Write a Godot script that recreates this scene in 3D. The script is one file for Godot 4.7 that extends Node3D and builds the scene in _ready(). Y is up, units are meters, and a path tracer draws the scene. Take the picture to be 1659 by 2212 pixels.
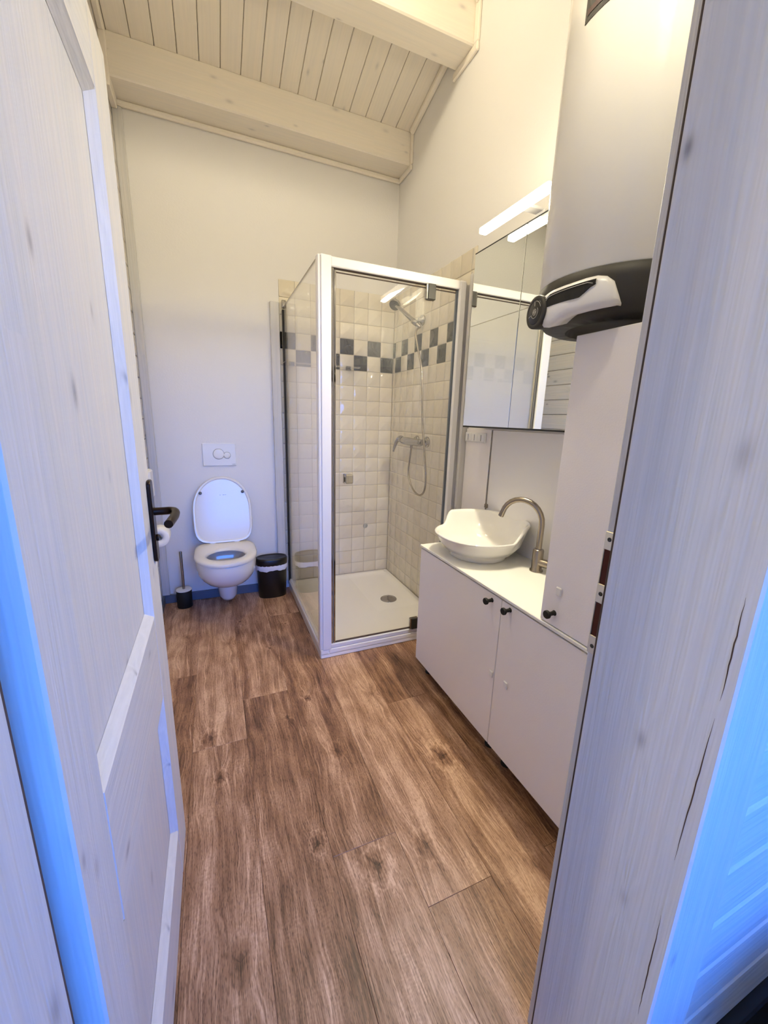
extends Node3D

# ---------------------------------------------------------------- measures
const W := 1.658          # right wall plane; left wall is x = 0, back wall is z = 0
const DOOR_Z := 2.462     # inner face of the partition with the doorway
const HALL_Z := 2.655     # hall face of the partition
const OPEN_L := 0.213
const OPEN_R := 0.93
const HEAD := 1.985
var M := {}
var rng := RandomNumberGenerator.new()

# ---------------------------------------------------------------- mesh helpers
func mb() -> SurfaceTool:
	var s := SurfaceTool.new()
	s.begin(Mesh.PRIMITIVE_TRIANGLES)
	s.set_smooth_group(-1)
	return s

func vtx(s: SurfaceTool, p: Vector3, uv := Vector2.ZERO) -> void:
	s.set_uv(uv)
	s.add_vertex(p)

# quad given counter-clockwise seen from outside
func quad(s: SurfaceTool, a: Vector3, b: Vector3, c: Vector3, d: Vector3, ua := Vector2.ZERO, ub := Vector2.ZERO, uc := Vector2.ZERO, ud := Vector2.ZERO) -> void:
	vtx(s, a, ua); vtx(s, c, uc); vtx(s, b, ub)
	vtx(s, a, ua); vtx(s, d, ud); vtx(s, c, uc)

func tri(s: SurfaceTool, a: Vector3, b: Vector3, c: Vector3) -> void:
	vtx(s, a); vtx(s, c); vtx(s, b)

# face of any number of corners, turned to look along n
func face(s: SurfaceTool, pts: Array, n: Vector3, uvs: Array = []) -> void:
	var m: Vector3 = (pts[1] - pts[0]).cross(pts[2] - pts[0])
	var flip := m.dot(n) > 0.0
	for k in range(1, pts.size() - 1):
		var ids := [0, k + 1, k] if flip else [0, k, k + 1]
		for i in ids:
			vtx(s, pts[i], uvs[i] if uvs.size() else Vector2.ZERO)

# box with chamfered edges; g is the axis the grain runs along, uo shifts the texture
func bx(s: SurfaceTool, lo: Vector3, hi: Vector3, bev := 0.0, g := 1, uo := Vector2.ZERO, us := Vector2(2.0, 0.5), xf := Transform3D()) -> void:
	var c := (lo + hi) * 0.5
	var h := (hi - lo) * 0.5
	bev = minf(bev, minf(h.x, minf(h.y, h.z)) * 0.9)
	var corner := func(sx: int, sy: int, sz: int, ax: int) -> Vector3:
		var v := Vector3(h.x - bev, h.y - bev, h.z - bev)
		v[ax] = h[ax]
		return Vector3(v.x * sx, v.y * sy, v.z * sz)
	for ax in 3:
		for sg in [-1, 1]:
			var o1 := (ax + 1) % 3
			var o2 := (ax + 2) % 3
			var pts := []
			var uvs := []
			for k in [[-1, -1], [1, -1], [1, 1], [-1, 1]]:
				var sv := [0, 0, 0]
				sv[ax] = sg; sv[o1] = k[0]; sv[o2] = k[1]
				var p: Vector3 = corner.call(sv[0], sv[1], sv[2], ax)
				var q := p + c
				var al := g
				var ac := 3 - g - ax
				if ax == g:
					al = o1; ac = o2
				uvs.append(Vector2(q[ac] * us.x + uo.x, q[al] * us.y + uo.y))
				pts.append(xf * q)
			var n := Vector3.ZERO
			n[ax] = sg
			face(s, pts, xf.basis * n, uvs)
	if bev <= 0.0:
		return
	for ax in 3:
		var o1 := (ax + 1) % 3
		var o2 := (ax + 2) % 3
		for k in [[-1, -1], [1, -1], [1, 1], [-1, 1]]:
			var a := [0, 0, 0]
			a[o1] = k[0]; a[o2] = k[1]
			var pts := []
			var uvs := []
			for e in [[-1, o1], [1, o1], [1, o2], [-1, o2]]:
				a[ax] = e[0]
				var p: Vector3 = corner.call(a[0], a[1], a[2], e[1])
				var q := p + c
				uvs.append(Vector2(q[o1] * us.x + uo.x, q[g] * us.y + uo.y))
				pts.append(xf * q)
			var n := Vector3.ZERO
			n[o1] = k[0]; n[o2] = k[1]
			face(s, pts, xf.basis * n, uvs)
	for sx in [-1, 1]:
		for sy in [-1, 1]:
			for sz in [-1, 1]:
				var pts := []
				for ax in 3:
					pts.append(xf * (corner.call(sx, sy, sz, ax) + c))
				face(s, pts, xf.basis * Vector3(sx, sy, sz))

# closed rings (all the same count); bottom to top with angle from x to z gives an outside surface
func loft(s: SurfaceTool, rings: Array, cap0 := true, cap1 := true, smooth := true) -> void:
	s.set_smooth_group(0 if smooth else -1)
	for i in rings.size() - 1:
		var n: int = rings[i].size()
		for j in n:
			var k := (j + 1) % n
			quad(s, rings[i][j], rings[i + 1][j], rings[i + 1][k], rings[i][k],
				Vector2(float(j) / n, float(i) / rings.size()), Vector2(float(j) / n, float(i + 1) / rings.size()), Vector2(float(j + 1) / n, float(i + 1) / rings.size()), Vector2(float(j + 1) / n, float(i) / rings.size()))
	s.set_smooth_group(-1)
	if cap0:
		cap(s, rings[0], false)
	if cap1:
		cap(s, rings[-1], true)

func cap(s: SurfaceTool, ring: Array, up: bool) -> void:
	var m := Vector3.ZERO
	for p in ring:
		m += p
	m /= ring.size()
	for j in ring.size():
		var k := (j + 1) % ring.size()
		if up:
			tri(s, m, ring[k], ring[j])
		else:
			tri(s, m, ring[j], ring[k])

# turned profile [[r, y], ...] from bottom to top on the outside, round the y axis of xf
func lathe(s: SurfaceTool, prof: Array, xf: Transform3D, seg := 24, cap0 := true, cap1 := true, smooth := true) -> void:
	var rings := []
	for p in prof:
		var r := []
		for j in seg:
			var a := TAU * j / seg
			r.append(xf * Vector3(p[0] * cos(a), p[1], p[0] * sin(a)))
		rings.append(r)
	loft(s, rings, cap0, cap1, smooth)

func tube(s: SurfaceTool, path: Array, rad, seg := 10, caps := true) -> void:
	var rings := []
	var up := Vector3.UP
	var t0: Vector3 = (path[1] - path[0]).normalized()
	if absf(t0.dot(up)) > 0.9:
		up = Vector3.RIGHT
	var nx := up.cross(t0).normalized()
	for i in path.size():
		var a: Vector3 = path[maxi(i - 1, 0)]
		var b: Vector3 = path[mini(i + 1, path.size() - 1)]
		var t := (b - a).normalized()
		nx = (nx - t * nx.dot(t)).normalized()
		var ny := t.cross(nx)
		var r: float = rad[i] if rad is Array else rad
		var ring := []
		for j in seg:
			var an := TAU * j / seg
			ring.append(path[i] + nx * (cos(an) * r) - ny * (sin(an) * r))
		rings.append(ring)
	loft(s, rings, caps, caps)

func smooth_path(pts: Array, n := 6) -> Array:
	var c := Curve3D.new()
	for i in pts.size():
		var a: Vector3 = pts[maxi(i - 1, 0)]
		var b: Vector3 = pts[mini(i + 1, pts.size() - 1)]
		var t := (b - a) / 6.0
		c.add_point(pts[i], -t, t)
	var out := []
	for i in pts.size() - 1:
		for k in n:
			out.append(c.sample(i, float(k) / n))
	out.append(pts[-1])
	return out

# outline in 2D (counter-clockwise, x right, y up) pushed from z0 to z1 with a small chamfer, placed with xf
func prism(s: SurfaceTool, outline: PackedVector2Array, z0: float, z1: float, xf := Transform3D(), bev := 0.0, smooth := false) -> void:
	var ol := outline
	if Geometry2D.is_polygon_clockwise(ol):
		ol.reverse()
	var n := ol.size()
	var inner := ol
	if bev > 0.0:
		inner = PackedVector2Array()
		for i in n:
			var e1 := (ol[i] - ol[(i + n - 1) % n]).normalized()
			var e2 := (ol[(i + 1) % n] - ol[i]).normalized()
			var nn := Vector2(-e1.y - e2.y, e1.x + e2.x).normalized()
			inner.append(ol[i] + nn * bev)
	var layers := [[inner, z0], [ol, z0 + bev], [ol, z1 - bev], [inner, z1]] if bev > 0.0 else [[ol, z0], [ol, z1]]
	s.set_smooth_group(0 if smooth else -1)
	for l in layers.size() - 1:
		for i in n:
			var k := (i + 1) % n
			var a: Vector2 = layers[l][0][i]
			var b: Vector2 = layers[l][0][k]
			var c: Vector2 = layers[l + 1][0][k]
			var d: Vector2 = layers[l + 1][0][i]
			quad(s, xf * Vector3(a.x, a.y, layers[l][1]), xf * Vector3(b.x, b.y, layers[l][1]), xf * Vector3(c.x, c.y, layers[l + 1][1]), xf * Vector3(d.x, d.y, layers[l + 1][1]))
	s.set_smooth_group(-1)
	var ids := Geometry2D.triangulate_polygon(inner)
	for t in range(0, ids.size(), 3):
		var pts := [Vector3(inner[ids[t]].x, inner[ids[t]].y, z1), Vector3(inner[ids[t + 1]].x, inner[ids[t + 1]].y, z1), Vector3(inner[ids[t + 2]].x, inner[ids[t + 2]].y, z1)]
		face(s, [xf * pts[0], xf * pts[1], xf * pts[2]], xf.basis * Vector3(0, 0, 1))
		for i in 3:
			pts[i].z = z0
		face(s, [xf * pts[0], xf * pts[1], xf * pts[2]], xf.basis * Vector3(0, 0, -1))

# ---------------------------------------------------------------- node helpers
func obj(called: String, s: SurfaceTool, m: Material, parent: Node = self) -> MeshInstance3D:
	s.generate_normals()
	var o := MeshInstance3D.new()
	o.name = called
	o.mesh = s.commit()
	o.mesh.surface_set_material(0, m)
	parent.add_child(o, true)
	return o

func again(called: String, mesh: Mesh, parent: Node, at: Vector3, turn := Vector3.ZERO, sc := Vector3.ONE, m: Material = null) -> MeshInstance3D:
	var o := MeshInstance3D.new()
	o.name = called
	o.mesh = mesh
	o.position = at
	o.rotation = turn
	o.scale = sc
	if m:
		o.material_override = m
	parent.add_child(o, true)
	return o

func thing(called: String, label: String, category: String, at := Vector3.ZERO, group := "", kind := "") -> Node3D:
	var o := Node3D.new()
	o.name = called
	add_child(o, true)
	o.position = at
	tag(o, label, category, group, kind)
	return o

func tag(o: Node, label: String, category := "", group := "", kind := "") -> Node:
	o.set_meta("label", label)
	if category:
		o.set_meta("category", category)
	if group:
		o.set_meta("group", group)
	if kind:
		o.set_meta("kind", kind)
	return o

func V(x: float, y: float, z: float) -> Vector3:
	return Vector3(x, y, z)

# frame at p whose y axis points along d
func along(p: Vector3, d: Vector3) -> Transform3D:
	d = d.normalized()
	var a := Vector3.RIGHT if absf(d.x) < 0.8 else Vector3.UP
	var z := a.cross(d).normalized()
	var x := d.cross(z).normalized()
	return Transform3D(Basis(x, d, z), p)

# ---------------------------------------------------------------- materials
func mat(called: String, c: Color, rough := 0.5, metal := 0.0) -> StandardMaterial3D:
	var m := StandardMaterial3D.new()
	m.resource_name = called
	m.albedo_color = c
	m.roughness = rough
	m.metallic = metal
	M[called] = m
	return m

func noise(seed_: int, f: float, oct := 3) -> FastNoiseLite:
	var n := FastNoiseLite.new()
	n.seed = seed_
	n.noise_type = FastNoiseLite.TYPE_SIMPLEX_SMOOTH
	n.frequency = f
	n.fractal_type = FastNoiseLite.FRACTAL_FBM if oct > 1 else FastNoiseLite.FRACTAL_NONE
	n.fractal_octaves = oct
	return n

# brushed white paint on spruce: 0.5 m across, 2 m along; returns [colour, height]
func white_wood(seed_: int, base: Color, amount := 1.0) -> Array:
	var w := 384
	var h := 1024
	var big := noise(seed_, 1.0, 2)
	var fine := noise(seed_ + 1, 1.0, 2)
	var r := RandomNumberGenerator.new()
	r.seed = seed_
	var knots := []
	for k in 14:
		knots.append(Vector4(r.randf() * 0.5, r.randf() * 2.0, r.randf_range(0.005, 0.011), r.randf_range(0.25, 1.0)))
	var px := PackedByteArray()
	px.resize(w * h * 3)
	var hx := PackedByteArray()
	hx.resize(w * h)
	for j in h:
		var v := 2.0 * j / h
		var near := []
		for k in knots:
			if absf(v - k.y) < 0.3:
				near.append(k)
		for i in w:
			var u := 0.5 * i / w
			var s := u + 0.012 * big.get_noise_2d(u * 7.0, v * 1.1)
			var dark := 0.0
			for k in near:
				var du: float = (u - k.x) / k.z
				var dv: float = (v - k.y) / (k.z * 2.2)
				var d2 := du * du + dv * dv
				s += 0.022 * exp(-(du * du) / 9.0 - dv * dv / 12.0) * signf(du) * minf(absf(du), 1.0)
				if d2 < 6.0:
					dark += k.w * exp(-d2 * 1.3)
			var ring := sin(s * 330.0 + 6.0 * big.get_noise_2d(s * 14.0, v * 0.35))
			var st := fine.get_noise_2d(u * 260.0, v * 5.0)
			var br := fine.get_noise_2d(u * 30.0 + 70.0, v * 1.4)
			var t := 1.0 + amount * (0.010 * ring + 0.018 * st + 0.017 * br - 0.36 * dark)
			var o := (j * w + i) * 3
			px[o] = clampi(int(base.r * t * 255.0 + amount * 3.0 * br), 0, 255)
			px[o + 1] = clampi(int(base.g * t * 255.0), 0, 255)
			px[o + 2] = clampi(int(base.b * t * 255.0 - amount * 3.0 * br + 5.0 * dark), 0, 255)
			hx[j * w + i] = clampi(int(128.0 + 75.0 * st + 30.0 * ring - 40.0 * dark), 0, 255)
	return [ImageTexture.create_from_image(Image.create_from_data(w, h, false, Image.FORMAT_RGB8, px)), ImageTexture.create_from_image(Image.create_from_data(w, h, false, Image.FORMAT_L8, hx))]

# brown oak decor of one floor plank, 0.2 m across and 1.6 m along
func oak(seed_: int, tone: float) -> ImageTexture:
	var w := 288
	var h := 1400
	var big := noise(seed_, 1.0, 3)
	var fine := noise(seed_ + 7, 1.0, 2)
	var r := RandomNumberGenerator.new()
	r.seed = seed_ * 31 + 5
	var knots := []
	var kv := r.randf_range(0.05, 0.3)
	while kv < 1.6:
		knots.append(Vector4(r.randf_range(0.03, 0.17), kv, 0.004 + 0.016 * pow(r.randf(), 1.6), r.randf_range(0.35, 1.0)))
		kv += r.randf_range(0.15, 0.85)
	var cd := Color(0.26, 0.17, 0.115)
	var cm := Color(0.565, 0.43, 0.33)
	var cl := Color(0.82, 0.705, 0.605)
	# the print shows narrow strips of differing tone inside one plank
	var e1 := r.randf_range(0.045, 0.085)
	var e2 := r.randf_range(0.11, 0.16)
	var tones := [r.randf_range(-0.10, 0.08), r.randf_range(-0.08, 0.10), r.randf_range(-0.12, 0.08)]
	var px := PackedByteArray()
	px.resize(w * h * 3)
	for j in h:
		var v := 1.6 * j / h
		var near := []
		for k in knots:
			if absf(v - k.y) < 0.24:
				near.append(k)
		var drift := 0.02 * big.get_noise_2d(3.0, v * 1.6)
		for i in w:
			var u := 0.2 * i / w
			var s := u + drift + 0.009 * big.get_noise_2d(u * 16.0, v * 3.0)
			var kd := 0.0
			var kr := 0.0
			for k in near:
				var du: float = (u - k.x) / k.z
				var dv: float = (v - k.y) / (k.z * 1.6)
				s += 0.022 * exp(-(du * du) / 12.0 - dv * dv / 16.0) * signf(du) * minf(absf(du), 1.0)
				var d2 := (du * du + dv * dv) * (1.0 + 0.7 * fine.get_noise_2d(du * 0.9 + k.y * 50.0, dv * 0.9))
				if d2 < 22.0:
					var d := sqrt(d2)
					kr += k.w * exp(-d2 * 0.10) * sin(d * 5.2) * 0.20
					kr -= 0.13 * k.w * exp(-(d - 2.0) * (d - 2.0) * 1.2)
					if d2 < 4.0:
						var cr := absf(sin(atan2(dv, du) * 1.5 + k.y * 9.0))
						kd = maxf(kd, k.w * (0.50 * exp(-d2 * 1.5) + (0.5 * smoothstep(0.35, 0.0, cr) * exp(-d2 * 0.7)) + 0.28 * exp(-(d - 1.05) * (d - 1.05) * 16.0)))
			var broad := big.get_noise_2d(s * 20.0 + 11.0, v * 0.9)
			var mid := big.get_noise_2d(s * 55.0, v * 2.2 + 40.0)
			var blot := fine.get_noise_2d(u * 10.0 + 90.0, v * 5.0)
			var ring := sin(s * 820.0 + 13.0 * big.get_noise_2d(s * 16.0, v * 0.7 + 9.0))
			var st := fine.get_noise_2d(u * 420.0, v * 10.0)
			var st2 := fine.get_noise_2d(s * 150.0 + 20.0, v * 3.5)
			var pore := fine.get_noise_2d(u * 900.0 + 40.0, v * 34.0)
			var cross := fine.get_noise_2d(u * 60.0, v * 130.0)
			var uu := u + 0.004 * big.get_noise_2d(v * 2.0, 7.0)
			var strip: float = tones[0] if uu < e1 else tones[1] if uu < e2 else tones[2]
			var t := 0.68 + tone + strip + 0.26 * broad + 0.14 * mid + 0.20 * blot + 0.13 * ring * clampf(0.35 + 2.2 * mid, 0.0, 1.2) + 0.22 * st + 0.13 * st2 + 0.16 * cross * maxf(0.0, blot + 0.15) - 0.8 * kr
			if pore > 0.30:
				t -= (pore - 0.30) * 1.5
			t = clampf(t - 1.0 * kd, -0.08, 1.1)
			var c := cd.lerp(cm, clampf(t * 2.0, -0.1, 1.0)) if t < 0.5 else cm.lerp(cl, clampf(t * 2.0 - 1.0, 0.0, 1.15))
			var o := (j * w + i) * 3
			px[o] = clampi(int(c.r * 255.0), 0, 255)
			px[o + 1] = clampi(int(c.g * 255.0), 0, 255)
			px[o + 2] = clampi(int(c.b * 255.0), 0, 255)
	return ImageTexture.create_from_image(Image.create_from_data(w, h, false, Image.FORMAT_RGB8, px))

func bumps(seed_: int, f: float, size := 256, as_normal := true, strength := 4.0) -> NoiseTexture2D:
	var t := NoiseTexture2D.new()
	t.width = size
	t.height = size
	t.seamless = true
	t.noise = noise(seed_, f, 3)
	t.as_normal_map = as_normal
	t.bump_strength = strength
	return t

func materials() -> void:
	var wood := white_wood(11, Color(0.81, 0.80, 0.785))
	var wood2 := white_wood(47, Color(0.845, 0.825, 0.80), 1.3)
	for k in 2:
		var m := mat("whitewashed_spruce" if k == 0 else "whitewashed_board", Color.WHITE, 0.5)
		m.albedo_texture = [wood, wood2][k][0]
		m.heightmap_enabled = true
		m.heightmap_texture = [wood, wood2][k][1]
		m.heightmap_scale = 0.09
	var cream := mat("cream_painted_wood", Color(0.985, 0.965, 0.925), 0.55)
	var wood3 := white_wood(83, Color(0.94, 0.925, 0.905), 0.45)
	cream.albedo_texture = wood3[0]
	for k in 8:
		var m := mat("oak_%d" % k, Color(0.97, 0.92, 0.87), 0.42)
		m.albedo_texture = oak(100 + k * 13, [0.0, 0.10, -0.10, 0.05, -0.05, 0.11, -0.13, 0.02][k])
		m.normal_enabled = true
		m.normal_texture = bumps(5, 0.05, 256, true, 1.5)
		m.normal_scale = 0.25
	var wall := mat("white_wall_paint", Color(0.895, 0.885, 0.87), 0.6)
	wall.normal_enabled = true
	wall.normal_texture = bumps(3, 0.06, 256, true, 3.0)
	wall.normal_scale = 0.12
	wall.uv1_triplanar = true
	wall.uv1_world_triplanar = true
	wall.uv1_scale = V(4, 4, 4)
	var wavy := bumps(21, 0.011, 256, true, 6.0)
	for k in 3:
		var m := mat("cream_tile_%d" % k, [Color(0.885, 0.85, 0.765), Color(0.895, 0.862, 0.785), Color(0.872, 0.832, 0.745)][k], 0.07)
		m.normal_enabled = true
		m.normal_texture = wavy
		m.normal_scale = 0.55
		m.uv1_triplanar = true
		m.uv1_world_triplanar = true
		m.uv1_scale = V(2.3, 2.3, 2.3)
	var bt := mat("black_tile", Color(0.045, 0.022, 0.015), 0.05)
	bt.metallic_specular = 0.27
	bt.normal_enabled = true
	bt.normal_texture = wavy
	bt.normal_scale = 0.2
	bt.uv1_triplanar = true
	bt.uv1_world_triplanar = true
	bt.uv1_scale = V(2.3, 2.3, 2.3)
	mat("tile_grout", Color(0.74, 0.70, 0.63), 0.85)
	mat("joint_shadow", Color(0.30, 0.22, 0.16), 0.9)
	mat("floor_joint", Color(0.30, 0.21, 0.16), 0.9)
	mat("white_plastic", Color(0.91, 0.905, 0.895), 0.3)
	mat("white_lacquer", Color(0.90, 0.89, 0.885), 0.28)
	mat("white_laminate", Color(0.945, 0.925, 0.915), 0.38)
	var lam: StandardMaterial3D = M.white_laminate
	lam.normal_enabled = true
	lam.normal_texture = bumps(9, 0.2, 256, true, 1.0)
	lam.normal_scale = 0.15
	lam.uv1_triplanar = true
	lam.uv1_scale = V(3, 3, 3)
	mat("worktop_white", Color(0.93, 0.925, 0.90), 0.32)
	var cer := mat("white_ceramic", Color(0.92, 0.91, 0.89), 0.09)
	cer.clearcoat_enabled = true
	cer.clearcoat = 0.5
	cer.clearcoat_roughness = 0.05
	mat("seat_plastic", Color(0.91, 0.89, 0.86), 0.16)
	mat("shower_acrylic", Color(0.965, 0.95, 0.915), 0.16)
	mat("chrome", Color(0.66, 0.65, 0.64), 0.06, 1.0)
	mat("satin_steel", Color(0.62, 0.58, 0.53), 0.26, 1.0)
	mat("steel_plate", Color(0.86, 0.83, 0.74), 0.33, 1.0)
	mat("bronze", Color(0.17, 0.12, 0.095), 0.34, 0.85)
	mat("black_plastic", Color(0.035, 0.034, 0.036), 0.34)
	mat("black_matt", Color(0.025, 0.025, 0.027), 0.7)
	mat("anthracite_plastic", Color(0.18, 0.17, 0.155), 0.55)
	mat("dark_seal", Color(0.30, 0.235, 0.20), 0.7)
	mat("grey_rubber", Color(0.36, 0.38, 0.42), 0.6)
	mat("skirting_grey", Color(0.36, 0.40, 0.46), 0.5)
	mat("enamel_white", Color(0.90, 0.89, 0.865), 0.13)
	mat("bin_bag", Color(0.90, 0.90, 0.92), 0.35)
	mat("paper", Color(0.94, 0.93, 0.91), 0.9)
	mat("print_grey", Color(0.45, 0.46, 0.48), 0.5)
	mat("dial_marks", Color(0.82, 0.81, 0.79), 0.4)
	mat("label_red", Color(0.22, 0.02, 0.03), 0.4)
	mat("strike_hole", Color(0.30, 0.12, 0.06), 0.9)
	mat("mirror_glass", Color(0.93, 0.945, 0.935), 0.012, 1.0)
	mat("seal_grey", Color(0.66, 0.62, 0.56), 0.25)
	mat("hall_floor", Color(0.10, 0.10, 0.11), 0.6)
	mat("dark_board", Color(0.05, 0.05, 0.06), 0.5)
	var g := mat("clear_glass", Color(1, 1, 1, 0.04), 0.0)
	g.transparency = BaseMaterial3D.TRANSPARENCY_ALPHA
	var gd := mat("door_glass", Color(1, 1, 1, 0.03), 0.0)
	gd.transparency = BaseMaterial3D.TRANSPARENCY_ALPHA
	gd.metallic_specular = 0.38
	var g2 := mat("window_glass", Color(1, 1, 1, 0.02), 0.0)
	g2.transparency = BaseMaterial3D.TRANSPARENCY_ALPHA
	var cup := mat("clear_rubber", Color(0.97, 0.98, 0.97, 0.12), 0.05)
	cup.transparency = BaseMaterial3D.TRANSPARENCY_ALPHA
	cup.refraction_enabled = true
	cup.refraction_scale = 0.04
	for k in 2:
		var m := mat("led_glow" if k == 0 else "globe_glow", Color(1, 1, 1), 0.4)
		m.emission_enabled = true
		m.emission = WARM
		m.emission_energy_multiplier = [5.0, 3.0][k]

# ---------------------------------------------------------------- scene
func _ready() -> void:
	rng.seed = 2024
	var cam := Camera3D.new()
	cam.name = "camera"
	cam.fov = rad_to_deg(2.0 * atan(1106.0 / 860.17))
	cam.near = 0.01
	cam.position = V(0.38615, 1.275, 2.88131)
	cam.basis = Basis(V(0, 1, 0), deg_to_rad(-23.129056)) * Basis(V(1, 0, 0), deg_to_rad(-13.207863)) * Basis(V(0, 0, 1), deg_to_rad(1.736838))
	add_child(cam)
	cam.current = true
	var we := WorldEnvironment.new()
	we.name = "world"
	var env := Environment.new()
	env.background_mode = Environment.BG_SKY
	var sky := Sky.new()
	var psm := ProceduralSkyMaterial.new()
	psm.sky_top_color = Color(0.19, 0.47, 1.0)
	psm.sky_horizon_color = Color(0.29, 0.58, 1.0)
	psm.ground_horizon_color = Color(0.28, 0.45, 0.66)
	psm.ground_bottom_color = Color(0.20, 0.27, 0.33)
	sky.sky_material = psm
	env.sky = sky
	env.background_energy_multiplier = 17.0
	env.tonemap_mode = Environment.TONE_MAPPER_LINEAR
	env.tonemap_exposure = 1.3
	env.sdfgi_enabled = true
	env.ssao_enabled = true
	env.ssil_enabled = true
	we.environment = env
	add_child(we)
	materials()
	shell()
	ceiling()
	door_and_frame()
	tiles()
	shower()
	toilet()
	small_floor_things()
	vanity()
	basin_and_tap()
	mirror_and_lamp()
	boiler()
	lamp_over_door()
	ceiling_lamp()
	hall_lamp()
	hall_bench()

const WARM := Color(1.0, 0.952, 0.83)

# ---------------------------------------------------------------- room shell
func shell() -> void:
	# floor: every plank a part
	var fl := thing("floor", "brown oak-look plank floor with knots running from doorway to toilet", "floor", V(0, 0, 0), "", "structure")
	var s := mb()
	bx(s, V(-0.3, -0.12, -0.2), V(2.0, -0.0025, DOOR_Z + 0.1))
	obj("subfloor", s, M.floor_joint, fl)
	var cols := [
		[-0.165, 0.035, [0.6, 1.9]], [0.035, 0.235, [0.917, 2.32]], [0.235, 0.435, [0.03, 1.428]],
		[0.435, 0.636, [1.19]], [0.636, 0.84, [0.425, 1.99]], [0.84, 1.046, [0.72, 2.205]],
		[1.046, 1.25, [0.1, 1.444]], [1.25, 1.455, [0.9, 2.2]], [1.455, 1.70, [0.5, 1.8]]]
	var n := 0
	for c in cols:
		var zs := [-0.02]
		zs.append_array(c[2])
		zs.append(HALL_Z)
		for k in zs.size() - 1:
			var a: float = zs[k]
			var b: float = zs[k + 1]
			s = mb()
			var us := Vector2(1.0 / 0.206, 1.0 / 1.6) * Vector2([1, -1][n % 2], [1, -1][(n / 2) % 2])
			var vv := rng.randf() * maxf(0.0, 1.0 - (b - a) / 1.6)
			var off := Vector2(-c[0] * us.x if us.x > 0 else -c[1] * us.x, (-a * us.y if us.y > 0 else -b * us.y) + vv)
			bx(s, V(c[0] + 0.0003, -0.006, a + 0.0004), V(c[1] - 0.0003, 0.0, b - 0.0004), 0.0006, 2, off, us)
			obj("plank", s, M["oak_%d" % ((n * 3) % 8)], fl)
			n += 1
	# back wall
	s = mb()
	bx(s, V(-0.2, 0, -0.15), V(W + 0.15, 3.25, 0.0))
	tag(obj("wall_back", s, M.white_wall_paint), "white wall behind the toilet and shower", "wall", "", "structure")
	# right wall
	var wr := thing("wall_right", "white wall on the right behind shower, mirror and washstand", "wall", Vector3.ZERO, "", "structure")
	s = mb()
	bx(s, V(W, 0, -0.15), V(W + 0.15, 3.95, HALL_Z - 0.05))
	obj("wall_face", s, M.white_wall_paint, wr)
	# left wall of horizontal boards
	var wl := thing("wall_left", "whitewashed wall of horizontal boards seen past the open door", "wall", Vector3.ZERO, "", "structure")
	s = mb()
	bx(s, V(-0.2, 0, -0.15), V(-0.012, 3.95, HALL_Z - 0.05))
	obj("wall_core", s, M.joint_shadow, wl)
	var y := 0.04
	while y < 3.7:
		s = mb()
		bx(s, V(-0.03, y + 0.0015, 0.0), V(0.0, y + 0.1175, DOOR_Z), 0.004, 2, Vector2(y * 3.1, y * 1.7))
		obj("board", s, M.whitewashed_board, wl)
		y += 0.119
	# partition with the doorway: bathroom side plain, hall side boarded
	var wf := thing("wall_front", "boarded partition wall around the doorway, bluish boards on the hall side", "wall", Vector3.ZERO, "", "structure")
	s = mb()
	bx(s, V(-1.7, 0, DOOR_Z), V(OPEN_L - 0.03, 3.95, 2.63))
	bx(s, V(OPEN_R + 0.03, 0, DOOR_Z), V(3.1, 3.95, 2.63))
	bx(s, V(OPEN_L - 0.03, HEAD + 0.03, DOOR_Z), V(OPEN_R + 0.03, 3.95, 2.63))
	obj("wall_core", s, M.white_wall_paint, wf)
	y = -0.009
	while y < 2.6:
		for seg in [[-1.7, OPEN_L - 0.09], [OPEN_R + 0.09, 3.1]]:
			s = mb()
			bx(s, V(seg[0], y + 0.001, 2.62), V(seg[1], y + 0.1175, 2.652), 0.007, 0, Vector2(y * 2.3, y * 1.3))
			obj("board", s, M.whitewashed_board, wf)
		y += 0.119
	# dark skirting in the hall
	s = mb()
	bx(s, V(OPEN_R + 0.124, 0, 2.645), V(3.1, 0.11, 2.672), 0.004, 0)
	tag(obj("baseboard_hall", s, M.dark_board), "dark skirting board at the foot of the bluish hall boards", "skirting", "", "structure")
	# skirting in the bathroom
	s = mb()
	bx(s, V(0.0, 0.0, 0.0), V(0.80, 0.062, 0.014), 0.003, 0)
	tag(obj("baseboard_back", s, M.skirting_grey), "blue-grey skirting board on the back wall behind the toilet", "skirting", "", "structure")
	s = mb()
	bx(s, V(0.0, 0.0, 0.014), V(0.014, 0.062, DOOR_Z), 0.003, 2)
	tag(obj("baseboard_left", s, M.skirting_grey), "blue-grey skirting board along the boarded left wall", "skirting", "", "structure")
	# hall shell with its window
	s = mb()
	bx(s, V(-1.7, -0.12, HALL_Z), V(3.1, -0.001, 5.6))
	tag(obj("floor_hall", s, M.hall_floor), "dark floor of the hall in front of the doorway", "floor", "", "structure")
	s = mb()
	bx(s, V(-1.8, 2.62, 2.6), V(3.2, 2.75, 5.7))
	tag(obj("ceiling_hall", s, M.white_wall_paint), "white ceiling of the hall outside the bathroom", "ceiling", "", "structure")
	s = mb()
	bx(s, V(-1.85, -0.1, 2.6), V(-1.7, 2.7, 5.6))
	tag(obj("wall_hall_left", s, M.white_wall_paint), "white side wall on the left of the hall", "wall", "", "structure")
	s = mb()
	bx(s, V(3.1, -0.1, 2.6), V(3.25, 2.7, 5.6))
	tag(obj("wall_hall_right", s, M.white_wall_paint), "white side wall on the right of the hall", "wall", "", "structure")
	var x0 := -0.15
	var x1 := 2.65
	var y0 := 0.8
	var y1 := 2.5
	s = mb()
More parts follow.
